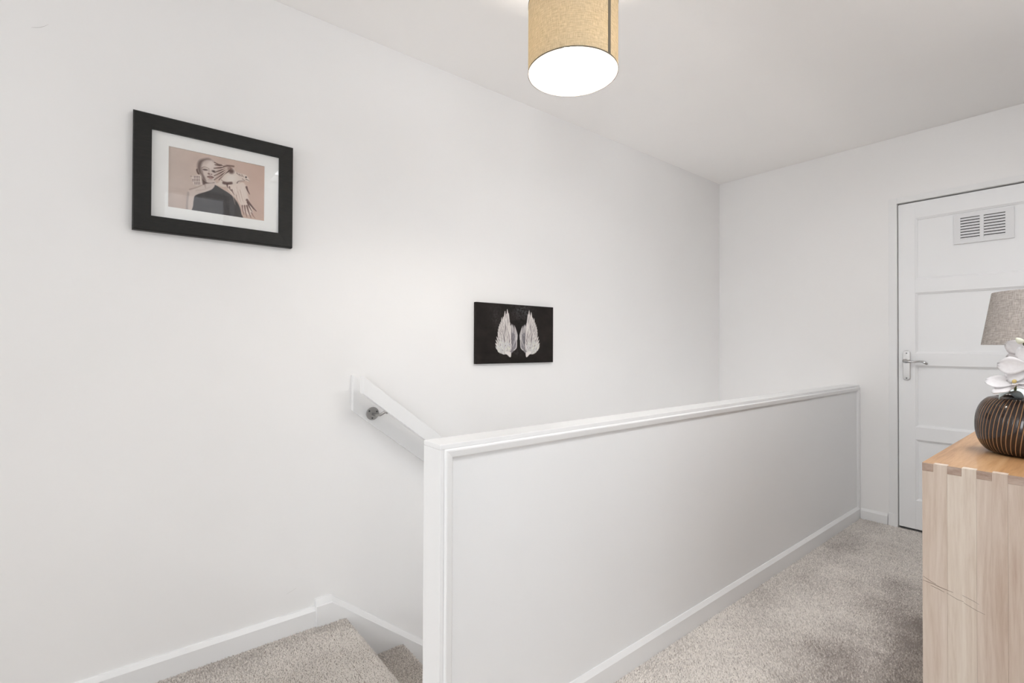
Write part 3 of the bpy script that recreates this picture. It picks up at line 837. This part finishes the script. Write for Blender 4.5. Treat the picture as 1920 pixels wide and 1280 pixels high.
# ---- canvas with a pair of wings
cx0, cx1, cz0, cz1 = 1.3545, 1.876, 1.0085, 1.314
B = Paint(320, 190, [(-314, -47), (1374, 70), (1350, 1269), (-332, 1304)])
nz = vnoise(B.x / 130 + 4, B.y / 130 + 4, 5, 4)
B.c = np.array([[35, 31, 29]]) * (0.8 + 0.45 * nz)[:, None]
glow = np.exp(-((B.x - 690) / 210) ** 2 - ((B.y - 160) / 200) ** 2) + 0.55 * np.exp(-((B.x - 540) / 110) ** 2 - ((B.y - 1050) / 90) ** 2) + 0.5 * np.exp(-((B.x - 120) / 120) ** 2 - ((B.y - 250) / 250) ** 2)
fine = vnoise(B.x / 22 + 7, B.y / 22 + 7, 8, 3)
B.c += (glow * np.clip(fine * 1.7 - 0.45, 0, 1))[:, None] * np.array([[52, 56, 60]])
def wing(mir):
    def q(p):
        if not mir: return p
        return (600 + (600 - p[0]) * 0.90 + 8 + 26 * max(0, (800 - p[1]) / 700), p[1] + 30 * max(0, (700 - p[1]) / 600))
    Q = lambda *ps: [q(p) for p in ps]
    # inner folded part, grey
    B.poly(Q((470, 560), (505, 560), (545, 640), (548, 700), (560, 770), (556, 930), (520, 990), (440, 1070), (400, 1000), (425, 640)), (132, 128, 132), 6)
    for k in range(34):
        x = 430 + 115 * random.random(); y = 560 + 400 * random.random()
        B.line(Q((x, y), (x + 12, y - 45)), 8, random.choice([(196, 192, 190), (104, 100, 104), (84, 80, 84), (150, 146, 148)]), 0.75, 3)
    for tip in ((455, 425), (478, 440), (516, 462), (534, 500), (552, 560), (560, 590)):
        B.feather(Q((tip[0] + 6, tip[1] + 190), (tip[0] + 12, tip[1] + 90), tip), 34, (128, 122, 126), 0.9, 3)
        B.feather(Q((tip[0] + 4, tip[1] + 190), (tip[0] + 9, tip[1] + 90), tip), 22, (194, 189, 188), 0.95, 3)
    B.line(Q((548, 690), (528, 800), (470, 940)), 30, (196, 191, 188), 0.9, 8)
    B.line(Q((560, 740), (553, 940), (500, 1005)), 20, (210, 205, 202), 0.9, 5, False)
    B.line(Q((440, 640), (452, 800), (440, 960)), 26, (78, 74, 80), 0.7, 10, False)
    # main fan of feathers over a smaller body
    B.poly(Q((330, 480), (270, 560), (215, 680), (160, 800), (130, 900), (128, 970), (180, 1050), (260, 1095), (345, 1100), (418, 1158), (436, 1080), (415, 980), (420, 860), (410, 640), (385, 500)), (196, 190, 188), 6)
    tips = [(365, 103), (392, 188), (316, 143), (340, 200), (274, 266), (404, 315), (238, 286), (300, 300), (420, 395), (190, 426), (444, 452), (212, 380), (158, 535), (172, 478), (250, 400), (440, 560), (150, 600), (124, 706), (152, 660), (438, 660), (106, 776), (140, 750), (95, 846), (440, 770), (120, 860), (104, 935), (448, 860), (442, 930), (300, 420), (340, 480), (280, 520), (365, 560), (240, 570), (320, 620), (200, 660), (380, 680), (262, 700), (330, 760), (215, 770), (385, 800), (290, 820)]
    for i, tp in enumerate(sorted(tips, key=lambda p: p[1])):
        f = (tp[1] - 103) / 900.0
        bx = 322 + (tp[0] - 300) * (0.22 + 0.25 * f); by = min(tp[1] + 470 - 360 * f, 1040)
        mid = ((tp[0] * 0.52 + bx * 0.48) + (-16 if tp[0] < 320 else 12), tp[1] * 0.5 + by * 0.5)
        w = 60 - 20 * f
        sh = random.randint(-14, 8)
        B.feather(Q((bx + 4, by), (mid[0] + 7, mid[1]), (tp[0] + 2, tp[1] + 4)), w + 12, (112, 106, 108), 0.85, 3)
        B.feather(Q((bx, by), mid, tp), w - 4, (222 + sh, 216 + sh, 212 + sh), 1.0, 2.5)
        B.feather(Q((bx + 8, by), (mid[0] + 9, mid[1]), (tp[0] + 2, tp[1] + 40)), 12, (172, 164, 164), 0.7, 3)
        B.line(Q((bx - 2, by), (mid[0] - 2, mid[1]), (tp[0], tp[1] + 30)), 4, (150, 142, 142), 0.75, 2)
    # small covert feathers
    for k in range(150):
        x = 130 + 300 * random.random(); y = 800 + 270 * random.random()
        if (x - 275) ** 2 / 140 ** 2 + (y - 935) ** 2 / 135 ** 2 > 1: continue
        dx = (x - 300) * 0.22
        B.feather(Q((x, y + 26), (x + dx * 0.5, y), (x + dx, y - 34)), 22, (160, 154, 153), 0.5, 3)
        B.feather(Q((x - 3, y + 26), (x + dx * 0.5 - 3, y), (x + dx - 3, y - 32)), 16, (226 + random.randint(-14, 8),) * 2 + (218,), 0.85, 3)
    B.poly(Q((300, 1040), (400, 1040), (436, 1075), (418, 1158), (345, 1100)), (224, 219, 216), 8, 0.9)
wing(False); wing(True)
cv = B.mesh('canvas_print', (cx0, YL - 0.018, cz1), (cx1, YL - 0.018, cz1), (cx1, YL - 0.018, cz0), (cx0, YL - 0.018, cz0), M['canvas'], None, (0, 0.0175, 0))
tag(cv, 'small dark canvas showing a pair of white feathered wings', 'picture')

# ------------------------------------------------------------------ ceiling lamp
LX, LY, LR, LZ0, LH = 1.0825, 1.051, 0.138, 1.942, 0.2135
cl = thing('ceiling_lamp', 'round beige fabric drum shade lamp hanging from the ceiling', 'lamp')
sh = lathe('lamp_shade', [(LR, LZ0 + 0.0015), (LR, LZ0 + LH * 0.33), (LR, LZ0 + LH * 0.66), (LR, LZ0 + LH)], LX, LY, M['shade_fabric'], cl, 96, uv=True)
lathe('shade_lining', [(LR - 0.0015, LZ0 + LH - 0.001), (LR - 0.0015, LZ0 + 0.0002)], LX, LY, M['lining'], cl, 96)
lathe('rim', [(LR + 0.0007, LZ0), (LR + 0.0007, LZ0 + 0.0035), (LR - 0.0001, LZ0 + 0.0035), (LR - 0.0001, LZ0)], LX, LY, M['shade_seam'], sh, 96, True)
lathe('rim', [(LR + 0.0008, LZ0 + LH - 0.005), (LR + 0.0008, LZ0 + LH), (LR - 0.0025, LZ0 + LH), (LR - 0.0025, LZ0 + LH - 0.005)], LX, LY, M['shade_seam'], sh, 96, True)
# dark vertical seam on the right of the shade
a_c = math.atan2(-LY, -LX) + 0.86
sv, sf = [], []
for i in range(7):
    a = a_c + (i - 3) * 0.0145
    for z in (LZ0 + 0.001, LZ0 + LH - 0.001): sv.append((LX + (LR + 0.0010) * math.cos(a), LY + (LR + 0.0010) * math.sin(a), z))
for i in range(6): sf.append([2 * i, 2 * i + 2, 2 * i + 3, 2 * i + 1])
n0 = len(sv)
sv += [(LX + (x - LX) * 0.995, LY + (y - LY) * 0.995, z) for x, y, z in sv]
sf += [[n0 + j for j in f[::-1]] for f in sf]
mesh_obj('seam', sv, sf, M['shade_seam'], sh)
# bulb, holder, spider ring, cord, rose
BZ = LZ0 + 0.078
lathe('bulb', [(0.0001, BZ - 0.032), (0.012, BZ - 0.030), (0.022, BZ - 0.022), (0.029, BZ - 0.010), (0.031, BZ + 0.002), (0.028, BZ + 0.015), (0.020, BZ + 0.030), (0.014, BZ + 0.040), (0.0132, BZ + 0.052)], LX, LY, M['bulb'], cl, 32)
lathe('lamp_holder', [(0.0001, BZ + 0.046), (0.018, BZ + 0.046), (0.019, BZ + 0.085), (0.016, BZ + 0.105), (0.006, BZ + 0.115), (0.0001, BZ + 0.115)], LX, LY, M['plastic'], cl, 32)
sp = lathe('spider_ring', [(0.020, BZ + 0.060), (0.025, BZ + 0.060), (0.025, BZ + 0.063), (0.020, BZ + 0.063)], LX, LY, M['plastic'], cl, 32, True)
for k in range(3):
    a = 0.5 + k * 2 * PI / 3
    tube('spoke', [(LX + 0.023 * math.cos(a), LY + 0.023 * math.sin(a), BZ + 0.0615), (LX + 0.09 * math.cos(a), LY + 0.09 * math.sin(a), BZ + 0.10), (LX + (LR - 0.003) * math.cos(a), LY + (LR - 0.003) * math.sin(a), LZ0 + LH - 0.004)], 0.0015, M['plastic'], sp, 8)
tube('cord', [(LX, LY, BZ + 0.112), (LX, LY, 2.25), (LX, LY, ZC - 0.02)], 0.003, M['cord'], cl, 10)
lathe('ceiling_rose', [(0.0001, ZC - 0.030), (0.012, ZC - 0.028), (0.030, ZC - 0.018), (0.038, ZC - 0.006), (0.039, ZC - 0.0003), (0.0001, ZC - 0.0003)], LX, LY, M['plastic'], cl, 40)

# ------------------------------------------------------------------ oak chest
CX0, CX1, CY0, CY1, CZ = 1.401, 2.86, -0.235, 0.273, 0.8412
TT = 0.0175
ch = thing('chest_of_drawers', 'pale oak chest of drawers with finger jointed top edge', 'chest')
fw = 0.0232
def is_tongue(k): return k % 2 == 1       # side-panel tongues alternate with end grain of the top
nf = int((CY1 - CY0) / fw) + 1
def fy(k): return max(CY0, CY1 - 0.019 - (k - 1) * fw) if k > 0 else CY1
ST_T = 0.020
# comb-shaped top: fingers reach the end face, sockets leave room for the tongues
poly = []
for k in range(nf + 1):
    ya, yb_ = fy(k), fy(k + 1)
    if ya - yb_ < 1e-4: continue
    x = CX0 + ST_T if is_tongue(k) else CX0
    poly += [(x, ya), (x, yb_)]
poly += [(CX1, CY0), (CX1, CY1)]
clean = []
for p_ in poly:
    if not clean or abs(clean[-1][0] - p_[0]) + abs(clean[-1][1] - p_[1]) > 1e-6: clean.append(p_)
top = prism('top', clean, 2, CZ - TT, CZ, M['oak_top'], ch)
# end-grain faces of the fingers
top.data.materials.append(M['oak_end'])
for f in top.data.polygons:
    if abs(f.normal.x) > 0.9 and abs(f.center.x - CX0) < 1e-4: f.material_index = 1
# staves of the end panel, each two fingers wide, tongues rising into the top
ys = [CY1]
k = 0
while ys[-1] > CY0 + 1e-4:
    nxt = fy(2) if len(ys) == 1 else ys[-1] - 2 * fw
    ys.append(max(CY0, nxt))
for i in range(len(ys) - 1):
    yt, yb_ = ys[i], ys[i + 1]
    split = max(yb_, (fy(1) if i == 0 else yt - fw))
    P = [(yt - 0.0001, 0.004), (yt - 0.0001, CZ - TT - 0.0002), (split - 0.0002, CZ - TT - 0.0002), (split - 0.0002, CZ - 0.0001), (yb_ + 0.0001, CZ - 0.0001), (yb_ + 0.0001, 0.004)]
    if split - yb_ < 1e-3: P = [P[0], P[1], (yb_ + 0.0001, CZ - TT - 0.0002), P[5]]
    prism('stave', P, 0, CX0 + 0.0002, CX0 + ST_T - 0.0002, STAVES[i % 4], ch)
box('end_panel', CX1 - 0.02, CX1, CY0, CY1, 0.004, CZ - TT - 0.0003, M['oak_front'], ch, 0.001)
box('back_panel', CX0 + ST_T, CX1 - 0.02, CY0, CY0 + 0.012, 0.06, CZ - TT - 0.0003, M['oak_front'], ch)
box('plinth', CX0 + ST_T, CX1 - 0.02, CY1 - 0.055, CY1 - 0.035, 0.004, 0.06, M['oak_front'], ch)
box('base_board', CX0 + ST_T, CX1 - 0.02, CY0 + 0.012, CY1 - 0.024, 0.06, 0.078, M['oak_front'], ch)
dxs = [(CX0 + ST_T + 0.003, (CX0 + CX1) / 2 - 0.0015), ((CX0 + CX1) / 2 + 0.0015, CX1 - 0.023)]
rows = [(0.082, 0.33), (0.333, 0.58), (0.583, CZ - TT - 0.003)]
for (a, b_) in dxs:
    for (z0, z1) in rows:
        d = box('drawer', a, b_, CY1 - 0.022, CY1 - 0.002, z0, z1, M['oak_front'], ch, 0.0015)
        tray = box('drawer_box', a + 0.01, b_ - 0.01, CY0 + 0.03, CY1 - 0.0225, z0 + 0.01, z1 - 0.03, M['oak_front'], d)
        for fx_ in (0.3, 0.7):
            xk = a + (b_ - a) * fx_
            o = disc('knob', (xk, CY1 - 0.0025, (z0 + z1) / 2), (0, 1, 0), 0.014, 0.022, M['oak_front'], d, 20, 0.003)
# scratches across the end panel
def sliver(name, pts, w, parent):
    V, F = [], []
    n = len(pts)
    for i, (y, z) in enumerate(pts):
        ww = 0.55 * w * (0.35 + 0.65 * math.sin(PI * (i + 0.5) / n))
        V += [(CX0 + 0.00005, y, z - ww / 2), (CX0 - 0.00012, y, z), (CX0 + 0.00005, y, z + ww / 2)]
    for i in range(n - 1):
        for j in (0, 1): F.append([3 * i + j, 3 * i + j + 1, 3 * i + 4 + j, 3 * i + 3 + j])
    o = mesh_obj(name, V, F, M['scratch'], parent); return o
for pts, w in [([(0.272, 0.588), (0.258, 0.581), (0.250, 0.578)], 0.0018), ([(0.272, 0.579), (0.255, 0.577), (0.243, 0.574), (0.222, 0.571)], 0.0022),
               ([(0.259, 0.572), (0.245, 0.569), (0.236, 0.566)], 0.0018), ([(0.232, 0.566), (0.215, 0.559), (0.205, 0.558)], 0.0013), ([(0.207, 0.571), (0.190, 0.566), (0.181, 0.562)], 0.0012),
               ([(0.205, 0.556), (0.185, 0.548), (0.172, 0.545)], 0.0014), ([(0.112, 0.528), (0.105, 0.526)], 0.0014)]:
    sliver('scratch', pts, w, ch)

# ------------------------------------------------------------------ vase
VXc, VYc, VR = 1.70, 0.134, 0.0925
VZ0, VH = CZ + 0.0003, 0.139
va = None
NS = 64
prof = []
for i in range(33):
    t = i / 32
    if t < 0.47:
        q = 1 - t / 0.47; r = 0.056 + (VR - 0.056) * math.sqrt(max(0, 1 - q ** 2.1))
    else:
        q = (t - 0.47) / 0.53; r = 0.053 + (VR - 0.053) * math.sqrt(max(0, 1 - q ** 2.3))
    prof.append((r, VZ0 + VH * t))
seg = NS * 10
verts, faces, mi = [], [], []
full = [(0.0, VZ0)] + prof + [(0.0495, VZ0 + VH - 0.001), (0.0475, VZ0 + VH - 0.006), (0.075, VZ0 + VH * 0.6), (0.06, VZ0 + 0.02), (0.0, VZ0 + 0.015)]
n = len(full)
for k in range(seg):
    for i, (r, z) in enumerate(full):
        t = (z - VZ0) / VH
        a = 2 * PI * k / seg + 0.22 * (t - 0.4)
        d = 0.0
        if 2 <= i <= 33:
            ph = k % 10
            d = 0.0009 if ph in (0,) else (0.0005 if ph in (1, 9) else 0)
        verts.append((VXc + (r - d) * math.cos(a), VYc + (r - d) * math.sin(a), z))
for k in range(seg):
    k2 = (k + 1) % seg
    for i in range(n - 1):
        faces.append([k * n + i, k2 * n + i, k2 * n + i + 1, k * n + i + 1])
        mi.append(1 if (2 <= i <= 31 and (k % 10) in (9, 0)) else 0)
me = bpy.data.meshes.new('vase'); me.from_pydata(verts, [], faces)
me.materials.append(M['vase']); me.materials.append(M['vase_groove'])
me.polygons.foreach_set('material_index', mi); me.polygons.foreach_set('use_smooth', [True] * len(faces)); me.update()
bm = bmesh.new(); bm.from_mesh(me); bmesh.ops.remove_doubles(bm, verts=bm.verts, dist=1e-6); bm.to_mesh(me); bm.free()
va = link_obj('vase', me, None)
tag(va, 'squat dark brown vase with thin tan carved stripes on the chest', 'vase')

# ------------------------------------------------------------------ orchid in the vase
orc = thing('orchid', 'white orchid flowers standing in the dark striped vase', 'flowers')
tube('stem', [(VXc, VYc, VZ0 + 0.016), (VXc - 0.006, VYc + 0.004, VZ0 + 0.10), (VXc - 0.020, VYc + 0.018, VZ0 + 0.150), (VXc - 0.060, VYc + 0.014, VZ0 + 0.172)], 0.0024, M['stem'], orc, 8)
tube('stem', [(VXc + 0.004, VYc, VZ0 + 0.016), (VXc + 0.01, VYc - 0.004, VZ0 + 0.12), (VXc + 0.00, VYc + 0.000, VZ0 + 0.20), (VXc - 0.03, VYc - 0.000, VZ0 + 0.26)], 0.0022, M['stem'], orc, 8)

def petal(parent, c, R, ang, length, width, curl, name='petal', mat='petal'):
    """one petal: a cupped sheet with thickness, in the frame R (columns right, up, out)"""
    NU, NV = 7, 9
    V, F = [], []
    for side in (0, 1):
        for j in range(NV):
            t = j / (NV - 1)
            w = width * (math.sin(PI * min(1, 0.06 + t * 0.90)) ** 0.62) * (0.55 + 0.6 * t if t < 0.6 else 0.91 - 0.35 * (t - 0.6))
            for i in range(NU):
                s = (i / (NU - 1) - 0.5) * 2
                x = s * w * 0.5
                y = length * t
                z = curl * length * (t * t) + 0.18 * w * (s * s) * 0.5 + 0.0016 * math.sin(9 * s + 5 * t) - side * 0.0007
                ca, sa = math.cos(ang), math.sin(ang)
                V.append(Vector(c) + R @ Vector((x * ca - y * sa, x * sa + y * ca, z)))
    N = NU * NV
    for j in range(NV - 1):
        for i in range(NU - 1):
            a = j * NU + i
            F.append([a, a + 1, a + NU + 1, a + NU]); F.append([N + a, N + a + NU, N + a + NU + 1, N + a + 1])
    ring = [i for i in range(NU)] + [j * NU + NU - 1 for j in range(1, NV)] + [(NV - 1) * NU + i for i in range(NU - 2, -1, -1)] + [j * NU for j in range(NV - 2, 0, -1)]
    for a, b_ in zip(ring, ring[1:] + ring[:1]): F.append([a, N + a, N + b_, b_])
    return mesh_obj(name, V, F, M[mat], parent, True)

def flower(c, face, roll, size, back=()):
    out = Vector(face).normalized(); right = Vector((0, 0, 1)).cross(out).normalized(); up = out.cross(right)
    R = Matrix((right, up, out)).transposed()
    fo = thing('flower', '', ''); del fo['category']; del fo['label']; fo.parent = orc
    c = Vector(c)
    for a in (0, 2.15, -2.15): petal(fo, c - out * 0.002, R, roll + a, size * 0.95, size * 0.62, 0.10, 'sepal')
    for a in (1.25, -1.25): petal(fo, c + out * 0.001, R, roll + a, size * 1.0, size * 0.98, 0.06)
    lip = petal(fo, c + out * 0.004, R, roll + PI, size * 0.42, size * 0.30, 0.5, 'lip')
    bm = bmesh.new(); bmesh.ops.create_icosphere(bm, subdivisions=2, radius=size * 0.085)
    for v in bm.verts: v.co = c + out * 0.006 + R @ Vector((v.co.x, v.co.y * 1.3, v.co.z))
    bm_obj('throat', bm, M['orchid_throat'], fo, True)
    return fo
# low flower turned to the left, higher flower half out of view
flower((1.622, 0.147, 1.016), (-0.62, 0.12, 0.72), 0.35, 0.051)
flower((1.630, 0.126, 1.055), (-0.93, 0.12, 0.22), 0.30, 0.052)
flower((1.668, 0.130, 1.088), (-0.75, 0.30, -0.15), -0.25, 0.044)
flower((1.700, 0.085, 1.060), (-0.6, -0.6, 0.2), -0.3, 0.050)
def bud(c, r, d):
    bm = bmesh.new(); bmesh.ops.create_icosphere(bm, subdivisions=3, radius=r)
    q = Vector(d).to_track_quat('Z', 'Y').to_matrix()
    for v in bm.verts:
        v.co.z *= 1.45; k = 1 - 0.25 * (v.co.z / r); v.co.x *= k; v.co.y *= k
        v.co = Vector(c) + q @ v.co
    o = bm_obj('bud', bm, M['bud'], orc, True); return o
bud((1.648, 0.142, 1.116), 0.0062, (-0.4, 0.5, 0.6))
bud((1.660, 0.128, 1.126), 0.005, (-0.3, 0.2, 0.9))
tube('stem', [(VXc - 0.028, VYc, VZ0 + 0.255), (VXc - 0.042, VYc + 0.003, VZ0 + 0.272), (VXc - 0.050, VYc + 0.007, VZ0 + 0.277)], 0.0018, M['stem'], orc, 8)
for (a0, L) in ((2.6, 0.075), (-2.4, 0.08), (0.5, 0.08)):
    V, F = [], []
    for j in range(9):
        t = j / 8; w = 0.016 * math.sin(PI * (0.12 + 0.86 * t)); r = 0.015 + L * t * 0.85; z = VZ0 + VH - 0.012 + 0.034 * math.sin(t * 2.4) - 0.016 * t
        for s in (-1, 0, 1):
            V.append((VXc + r * math.cos(a0) - s * w * math.sin(a0), VYc + r * math.sin(a0) + s * w * math.cos(a0), z + 0.005 * abs(s)))
    V2 = [(x, y, z - 0.0015) for x, y, z in V]; N = len(V); V += V2
    for j in range(8):
        for s in (0, 1):
            q = [3 * j + s, 3 * j + s + 1, 3 * j + s + 4, 3 * j + s + 3]; F.append(q); F.append([N + i for i in q[::-1]])
    mesh_obj('leaf', V, F, M['leaf'], orc, True)

# ------------------------------------------------------------------ table lamp
TX, TY = 2.25, 0.128
SZ0, SZ1, SR0, SR1 = 1.1085, 1.277, 0.155, 0.129
tl = thing('table_lamp', 'table lamp with tapered grey linen shade behind the orchid', 'lamp')
ls = lathe('lamp_shade', [(SR0, SZ0), (SR0 + (SR1 - SR0) * 0.33, SZ0 + (SZ1 - SZ0) * 0.33), (SR0 + (SR1 - SR0) * 0.67, SZ0 + (SZ1 - SZ0) * 0.67), (SR1, SZ1)], TX, TY, M['lamp_linen'], tl, 80, uv=True)
lathe('shade_lining', [(SR1 - 0.002, SZ1), (SR0 - 0.002, SZ0 + 0.0008)], TX, TY, M['lamp_inner'], ls, 80)
lathe('base', [(0.0, CZ + 0.0002), (0.055, CZ + 0.0002), (0.060, CZ + 0.006), (0.052, CZ + 0.018), (0.064, CZ + 0.06), (0.066, CZ + 0.10), (0.050, CZ + 0.15), (0.022, CZ + 0.19), (0.014, CZ + 0.20), (0.0, CZ + 0.201)], TX, TY, M['lamp_base'], tl, 48)
tube('pole', [(TX, TY, CZ + 0.199), (TX, TY, SZ0 + 0.06), (TX, TY, SZ0 + 0.09)], 0.006, M['chrome'], tl, 12)
lr = lathe('shade_ring', [(0.007, SZ0 + 0.07), (0.012, SZ0 + 0.07), (0.012, SZ0 + 0.074), (0.007, SZ0 + 0.074)], TX, TY, M['chrome'], tl, 24, True)
for k in range(3):
    a = 1 + k * 2 * PI / 3
    tube('spoke', [(TX + 0.010 * math.cos(a), TY + 0.010 * math.sin(a), SZ0 + 0.072), (TX + (SR1 - 0.003) * math.cos(a), TY + (SR1 - 0.003) * math.sin(a), SZ1 - 0.006)], 0.0014, M['chrome'], lr, 8)
lathe('bulb', [(0.0, SZ0 + 0.15), (0.015, SZ0 + 0.145), (0.024, SZ0 + 0.125), (0.016, SZ0 + 0.10), (0.011, SZ0 + 0.088)], TX, TY, M['plastic'], tl, 24)

# ------------------------------------------------------------------ marks on the long wall
def wall_mark(pts, w, parent):
    V, F = [], []
    n = len(pts)
    for i, (x, z) in enumerate(pts):
        ww = 0.7 * w * (0.3 + 0.7 * math.sin(PI * (i + 0.5) / n))
        V += [(x, YL + 0.0001, z - ww / 2), (x, YL - 0.00015, z), (x, YL + 0.0001, z + ww / 2)]
    for i in range(n - 1):
        for j in (0, 1): F.append([3 * i + j, 3 * i + j + 1, 3 * i + 4 + j, 3 * i + 3 + j])
    return mesh_obj('scuff_mark', V, F, M['scuff'], parent)
M['scuff'] = mat_paint('grey_scuff', srgb(200, 197, 194), 0.8, 0.03, 0, 30, 0.1)
WL = bpy.data.objects['wall_left']
wall_mark([(-0.214, 2.025), (-0.205, 2.028), (-0.195, 2.033), (-0.186, 2.040), (-0.178, 2.049)], 0.003, WL)
wall_mark([(0.497, 0.149), (0.515, 0.154), (0.535, 0.162)], 0.0016, WL)

# ------------------------------------------------------------------ carpet pile
def tufts(name, P, N, parent, h, r, seed):
    """short leaning yarn tufts at points P with normals N"""
    rg = np.random.default_rng(seed); n = len(P)
    a = vnoise(P[:, 0] * 3.1 + 20, P[:, 1] * 3.1 + 20, 21, 3); b_ = vnoise(P[:, 0] * 2.3 + 31, P[:, 1] * 2.3 + 7, 22, 3)
    patch = vnoise(P[:, 0] * 2.6 + 40, P[:, 1] * 2.6 + 11, 23, 4)
    fine = vnoise(P[:, 0] * 9 + 4, P[:, 1] * 9 + 11, 24, 3)
    lean = np.stack([(a - 0.5) * 2.6, (b_ - 0.5) * 2.6, np.zeros(n)], 1) + rg.normal(0, 0.38, (n, 3)) * np.array([1, 1, 0.1])
    hh = h * (0.75 + 0.5 * rg.random(n))[:, None]
    tip = P + N * hh + lean * hh * 0.55
    ref = np.where(np.abs(N[:, 2:3]) > 0.7, np.array([[1.0, 0, 0]]), np.array([[0, 1.0, 0]]))
    t1 = np.cross(N, ref); t1 /= np.linalg.norm(t1, axis=1, keepdims=True); t2 = np.cross(N, t1)
    V = np.empty((n, 4, 3)); ph = rg.random(n) * 6.28
    rr = r * (0.8 + 0.4 * rg.random(n))[:, None]
    for k in range(3):
        an = ph + k * 2.0944
        V[:, k] = P - N * 0.0008 + (t1 * np.cos(an)[:, None] + t2 * np.sin(an)[:, None]) * rr
    V[:, 3] = tip
    i0 = (np.arange(n) * 4)[:, None, None]
    F = (i0 + np.array([[0, 1, 3], [1, 2, 3], [2, 0, 3]])[None]).reshape(-1)
    me = bpy.data.meshes.new(name)
    me.vertices.add(4 * n); me.vertices.foreach_set('co', V.astype(np.float32).ravel())
    me.loops.add(len(F)); me.loops.foreach_set('vertex_index', F.astype(np.int32))
    me.polygons.add(3 * n); me.polygons.foreach_set('loop_start', np.arange(0, 9 * n, 3, dtype=np.int32))
    me.polygons.foreach_set('loop_total', np.full(3 * n, 3, np.int32))
    me.update(calc_edges=True); me.validate()
    dark_blotch = 0.0
    for (px, py, sx, sy, am) in ((1.70, 0.40, 0.55, 0.22, 0.62), (2.35, 0.46, 0.45, 0.20, 0.45), (2.0, 0.66, 0.16, 0.09, 0.22), (2.75, 0.62, 0.15, 0.07, 0.25), (3.0, 0.95, 0.9, 0.06, 0.18), (1.3, 0.98, 0.4, 0.05, 0.15)):  # pile colour darker in blotches by the chest and along the walls
        dark_blotch = dark_blotch + am * np.exp(-((P[:, 0] - px) / sx) ** 2 - ((P[:, 1] - py) / sy) ** 2)
    dark_blotch = dark_blotch * np.clip(2.6 * vnoise(P[:, 0] * 6 + 3, P[:, 1] * 6 + 8, 29, 3) - 0.45, 0, 2) + 0.25 * np.exp(-((P[:, 1] - 1.93) / 0.07) ** 2)
    shade = np.clip(0.78 + 0.14 * (P[:, 0] < 0.75) + 0.20 * rg.normal(size=n) + 0.55 * (patch - 0.5) + 0.35 * (fine - 0.5) - dark_blotch, 0, 1)[:, None]  # landing pile coloured lighter, standing in for light falling there
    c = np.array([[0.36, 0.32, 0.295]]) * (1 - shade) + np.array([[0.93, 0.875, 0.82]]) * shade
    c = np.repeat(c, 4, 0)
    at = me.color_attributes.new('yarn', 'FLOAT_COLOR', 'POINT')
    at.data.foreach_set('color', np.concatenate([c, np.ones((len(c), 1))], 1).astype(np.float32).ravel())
    o = link_obj(name, me, M['tuft'], parent); o['kind'] = 'stuff'
    return o
def grid_pts(x0, x1, y0, y1, sp, z, seed):
    rg = np.random.default_rng(seed)
    xs = np.arange(x0 + sp / 2, x1, sp); ys_ = np.arange(y0 + sp / 2, y1, sp)
    X, Y = np.meshgrid(xs, ys_); X = X.ravel() + rg.uniform(-0.45, 0.45, X.size) * sp; Y = Y.ravel() + rg.uniform(-0.45, 0.45, Y.size) * sp
    return np.stack([np.clip(X, x0, x1), np.clip(Y, y0, y1), np.full(X.size, z)], 1)
UP = np.array([[0, 0, 1.0]])
SP = 0.0046
parts = [grid_pts(-0.35, HW_X0 + 0.02, 0.9, YL - 0.019, SP, -PILE, 1), grid_pts(HW_X0 + 0.03, XB - 0.014, CY1 - 0.09, HW_F - 0.006, SP, -PILE, 2),
         grid_pts(-1.4, -0.35, YR, YL - 0.019, 0.009, -PILE, 3), grid_pts(-0.35, HW_X0 + 0.02, YR, 0.9, 0.009, -PILE, 4), grid_pts(HW_X0 + 0.03, CX0 - 0.004, YR, CY1 - 0.09, 0.009, -PILE, 5)]
P = np.concatenate(parts)
inside = (P[:, 0] > HW_X0 - 0.004) & (P[:, 1] > HW_F - 0.006) & (P[:, 1] < HW_B + 0.004)
cab = (P[:, 0] > CX0 - 0.003) & (P[:, 1] < CY1 + 0.002)
P = P[~inside & ~cab]
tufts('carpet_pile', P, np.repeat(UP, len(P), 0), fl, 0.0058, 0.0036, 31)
# pile over the top edge and the first steps
PP, NN = [], []
for k in range(4):
    pr = step_profile(k)[:-1]
    for (x0, z0), (x1, z1) in zip(pr, pr[1:]):
        L = math.hypot(x1 - x0, z1 - z0); m = max(1, int(round(L / SP)))
        nx, nz = -(z1 - z0) / L, (x1 - x0) / L
        if nz < -0.2: nx, nz = abs(nx), nz
        ysx = np.arange(Y0S + 0.002, Y1S, SP)
        for j in range(m):
            f = (j + 0.5) / m
            q = np.stack([np.full(len(ysx), x0 + (x1 - x0) * f), ysx, np.full(len(ysx), z0 + (z1 - z0) * f)], 1)
            q[:, 1] += rng.uniform(-0.45, 0.45, len(q)) * SP; q[:, 0] += rng.uniform(-0.4, 0.4, len(q)) * SP * abs(nz); q[:, 2] += rng.uniform(-0.4, 0.4, len(q)) * SP * abs(nx)
            PP.append(q); NN.append(np.repeat([[abs(nx), 0, nz]], len(q), 0))
P = np.concatenate(PP); N = np.concatenate(NN); P[:, 1] = np.clip(P[:, 1], Y0S + 0.001, Y1S - 0.001)
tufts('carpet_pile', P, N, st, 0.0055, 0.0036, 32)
